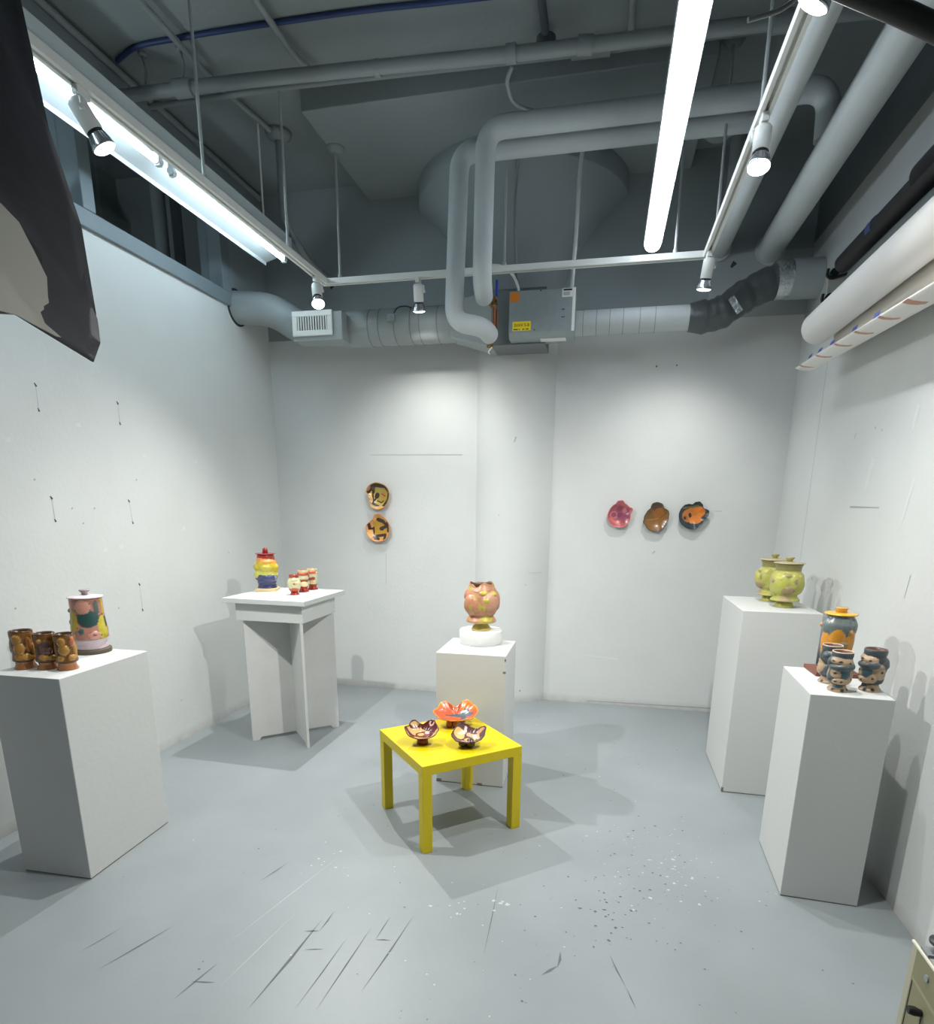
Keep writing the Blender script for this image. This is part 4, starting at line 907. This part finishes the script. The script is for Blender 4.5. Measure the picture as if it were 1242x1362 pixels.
m = MB(); m.tube([(0,.006,0),(0,0,0),(0,-5.2,0)], [.078,.085,.085], 48); m.build('roll', M_pap, wr_)
# loose sheet: leaves the roll at its wall side, hangs and curls up at the front
sec = []
for k in range(8): sec.append((.078-.004*k, -.03-.011*k))
vs = []; fs = []
prof_s = [(.082,-.02),(.078,-.06),(.062,-.10),(.045,-.125)]
curl = [(.045,-.125),(.042,-.15),(.032,-.172),(.012,-.188),(-.012,-.196),(-.036,-.197),(-.060,-.190)]
def sheet(prof_, name, m_, y0, y1, sag):
    ny = 24; V = []; Fs = []
    for j in range(ny+1):
        y = y0 + (y1-y0)*j/ny; s = sag*max(0,(-y)/1.4)
        for i, (x, z) in enumerate(prof_):
            V.append((x, y, z - s*(i/(len(prof_)-1) if name == 'hanging_sheet' else 1)))
    n = len(prof_)
    for j in range(ny):
        for i in range(n-1): Fs.append((j*n+i, j*n+i+1, (j+1)*n+i+1, (j+1)*n+i))
    mb = MB(); mb.add(V, Fs, 0, True); o = mb.build(name, m_, wr_)
    so = o.modifiers.new('solidify', 'SOLIDIFY'); so.thickness = .0025; so.offset = 0
    return o
prof_s = [(.083,-.01),(.081,-.06),(.079,-.10)]
curl = [(.079,-.098),(.077,-.145),(.067,-.176),(.045,-.192),(.015,-.199),(-.020,-.198),(-.048,-.193),(-.066,-.184)]
sheet(prof_s, 'hanging_sheet', M_pap2, -.02, -4.6, .055)
sheet(curl, 'curled_strip', M_pap, .10, -4.6, .055)
M_tan = mat('tan_tape', (196,150,128), .6); M_btp = mat('blue_tape', (64,84,160), .5)
def sag(y): return .055*max(0,-y)/1.4
for k, y in enumerate((.02,-.26,-.53,-.78,-1.03,-1.24)):
    w_ = .024 if k < 5 else .045; d_ = sag(y)+.0035
    m = MB(); P_ = [(-.067,-.1845),(-.048,-.193),(-.020,-.198),(.004,-.1985)]
    if k == 5: P_ = [(-.03,-.165),(-.067,-.1845)] + P_[1:]
    V = []; 
    for i, (x, z) in enumerate(P_): V += [(x,y-.006*i,z-d_), (x,y-w_-.006*i,z-d_)]
    m.add(V, [(2*i,2*i+1,2*i+3,2*i+2) for i in range(len(P_)-1)])
    o = m.build('tan_tape', M_tan, wr_); so = o.modifiers.new('solidify','SOLIDIFY'); so.thickness = .001
for y in (-.14,-.30,-.48,-.76,-.99):
    d_ = sag(y)
    m = MB(); m.add([(-.068,y,-.182-d_),(-.068,y-.055,-.182-d_-.002),(-.063,y-.055,-.166-d_),(-.063,y,-.166-d_)], [(0,1,2,3)])
    o = m.build('blue_tape', M_btp, wr_); so = o.modifiers.new('solidify','SOLIDIFY'); so.thickness = .001

# ------------------------------------------------------------------ softbox, boom, metal panel
rim = [Vector(p_) for p_ in ((-1.199,.997,2.22),(-1.237,1.242,2.147),(-1.142,1.256,1.915),(-1.092,1.032,1.945),(-.991,.777,1.876))]
ribs = [
 [rim[0]]+[Vector(p_) for p_ in ((-1.391,1.157,2.357),(-1.458,1.223,2.464),(-1.526,1.294,2.592),(-1.629,1.41,2.803),(-1.715,1.534,3.032),(-1.755,1.627,3.182))],
 [rim[1]]+[Vector(p_) for p_ in ((-1.274,1.284,2.216),(-1.329,1.336,2.345),(-1.413,1.409,2.535),(-1.51,1.49,2.77),(-1.632,1.595,3.036),(-1.698,1.635,3.164))],
 [rim[2]]+[Vector(p_) for p_ in ((-1.138,1.279,1.96),(-1.173,1.322,2.035),(-1.262,1.411,2.25),(-1.389,1.489,2.5),(-1.495,1.569,2.819),(-1.574,1.648,3.111))],
 [rim[3]]+[Vector(p_) for p_ in ((-1.159,1.172,2.013),(-1.233,1.302,2.132),(-1.353,1.437,2.347),(-1.498,1.562,2.629),(-1.591,1.634,2.905),(-1.627,1.694,3.169))],
]
org = Vector((-1.142,1.256,1.915))
sb = thing('softbox', 'black fabric softbox with pale front panel at the top left', 'softbox', org)
m = MB(); V = []; n = 7
for r_ in ribs: V += [q - org for q in r_]
Fs = []
for a in range(4):
    b_ = (a+1) % 4
    for i in range(n-1): Fs.append((a*n+i, a*n+i+1, b_*n+i+1, b_*n+i))
m.add(V, Fs, 0, True)
shell = m.build('fabric_shell', mat('black_fabric', (50,51,56), .8, var=.25, vscale=9, bump=.5, bscale=12), sb)
sbv = shell.modifiers.new('sub', 'SUBSURF'); sbv.levels = 2; sbv.render_levels = 2; sbv.subdivision_type = 'SIMPLE'
so = shell.modifiers.new('solidify', 'SOLIDIFY'); so.thickness = .004; so.offset = 1
dif = [Vector(p_) - org for p_ in ((-1.199,.997,2.22),(-1.235,1.169,2.191),(-1.239,1.209,2.174),(-1.219,1.216,2.122),(-1.147,1.224,1.947),(-1.117,1.138,1.934),(-1.089,1.026,1.941),(-1.074,.983,1.935),(-.992,.779,1.879))]
nrm = Vector((.891,.25,.378))
m = MB(); m.add([q - nrm*-.004 for q in dif], [tuple(range(len(dif)))])
o = m.build('diffuser_panel', mat('pale_diffuser_cloth', (160,158,148), .8, var=.06, vscale=6, bump=.4, bscale=8), sb); so = o.modifiers.new('solidify','SOLIDIFY'); so.thickness = .002
m = MB(); m.tube([ribs[1][-1]-org, ribs[1][-1]-org+Vector((0,0,ZC-ribs[1][-1].z-.02))], .012, 12); m.build('hanging_pole', M_blk, sb)
m = MB(); m.add([q - org for q in rim], [tuple(range(5))]); o = m.build('black_lip', M_blk, sb); so = o.modifiers.new('solidify','SOLIDIFY'); so.thickness = .003
pipe('boom_arm', 'black boom arm crossing the top right corner', 'boom arm', [(.24,1.33,2.485),(.343,1.343,2.442),(.424,1.353,2.411),(.62,1.37,2.32),(XR-.002,1.43,2.02)], .017, M_blk, .05)
pipe('cable', 'loose grey cable curling beside the right track at the top', 'cable', [(.20,1.43,2.475),(.259,1.442,2.49),(.287,1.455,2.515),(.32,1.44,2.56),(.345,1.345,2.455)], .004, mat('grey_cable', (120,124,126), .5), .05)

pnl = thing('metal_panel', 'thin upright olive and cream metal panel with black lever at the lower right corner', 'panel', (.948,1.745,0))
M_crm = mat('cream_enamel', (172,168,146), .45, var=.04); M_olv = mat('olive_cream_face', (132,128,98), .5, var=.05)
m = MB(); m.box(0,.012,-.70,0,0,.398); m.box(-.02,.10,-.70,-.64,0,.02); m.box(-.02,.10,-.06,0,0,.02); m.build('body', M_crm, pnl, bevel=.003)  # single thin upright panel on feet, not a closed case
m = MB(); m.box(-.0015,.0,-.69,-.03,.01,.396); m.build('front_face', M_olv, pnl)
m = MB(); m.box(-.002,.004,-.70,.002,.396,.402); m.build('top_edge', mat('edge_highlight', (236,232,214), .3), pnl)  # lit top edge: highlight painted in as a brighter colour
m = MB(); m.add([(-.001,-.035,.31),(-.001,-.20,.30),(-.001,-.20,.02),(-.001,-.035,.02),(-.004,-.045,.30),(-.004,-.19,.29),(-.004,-.19,.03),(-.004,-.045,.03)], [(0,1,5,4),(1,2,6,5),(2,3,7,6),(3,0,4,7),(4,5,6,7)]); m.build('recessed_panel', mat('cream_panel', (136,132,102), .5), pnl)
m = MB(); m.box(-.006,-.003,-.044,-.040,.03,.30); m.box(-.006,-.003,-.19,-.186,.03,.29); m.box(-.006,-.0045,-.118,-.115,.08,.25); m.build('panel_groove', M_chip, pnl)
m = MB(); m.tube([(-.004,-.115,.252),(-.022,-.112,.254),(-.036,-.110,.255)], [.009,.013,.011], 16); m.build('lever', M_blk, pnl)
m = MB(); m.tube([(.0,-.10,.355),(-.005,-.10,.355)], .010, 16); m.build('screw', M_galv, pnl)
kn = thing('metal_clamp', 'small dark metal clamp on the top edge of the olive metal panel', 'clamp', (.966,1.695,.398))
m = MB(); m.box(-.012,.04,-.02,.02,0,.010); m.build('base', M_pipe, kn)
m = MB(); m.lathe([(0,0),(.012,0),(.012,.02),(.028,.026),(.028,.036),(0,.038)], 12, (.024,0,.010)); m.build('wing_knob', mat('dark_iron', (70,76,78), .45, .4), kn)
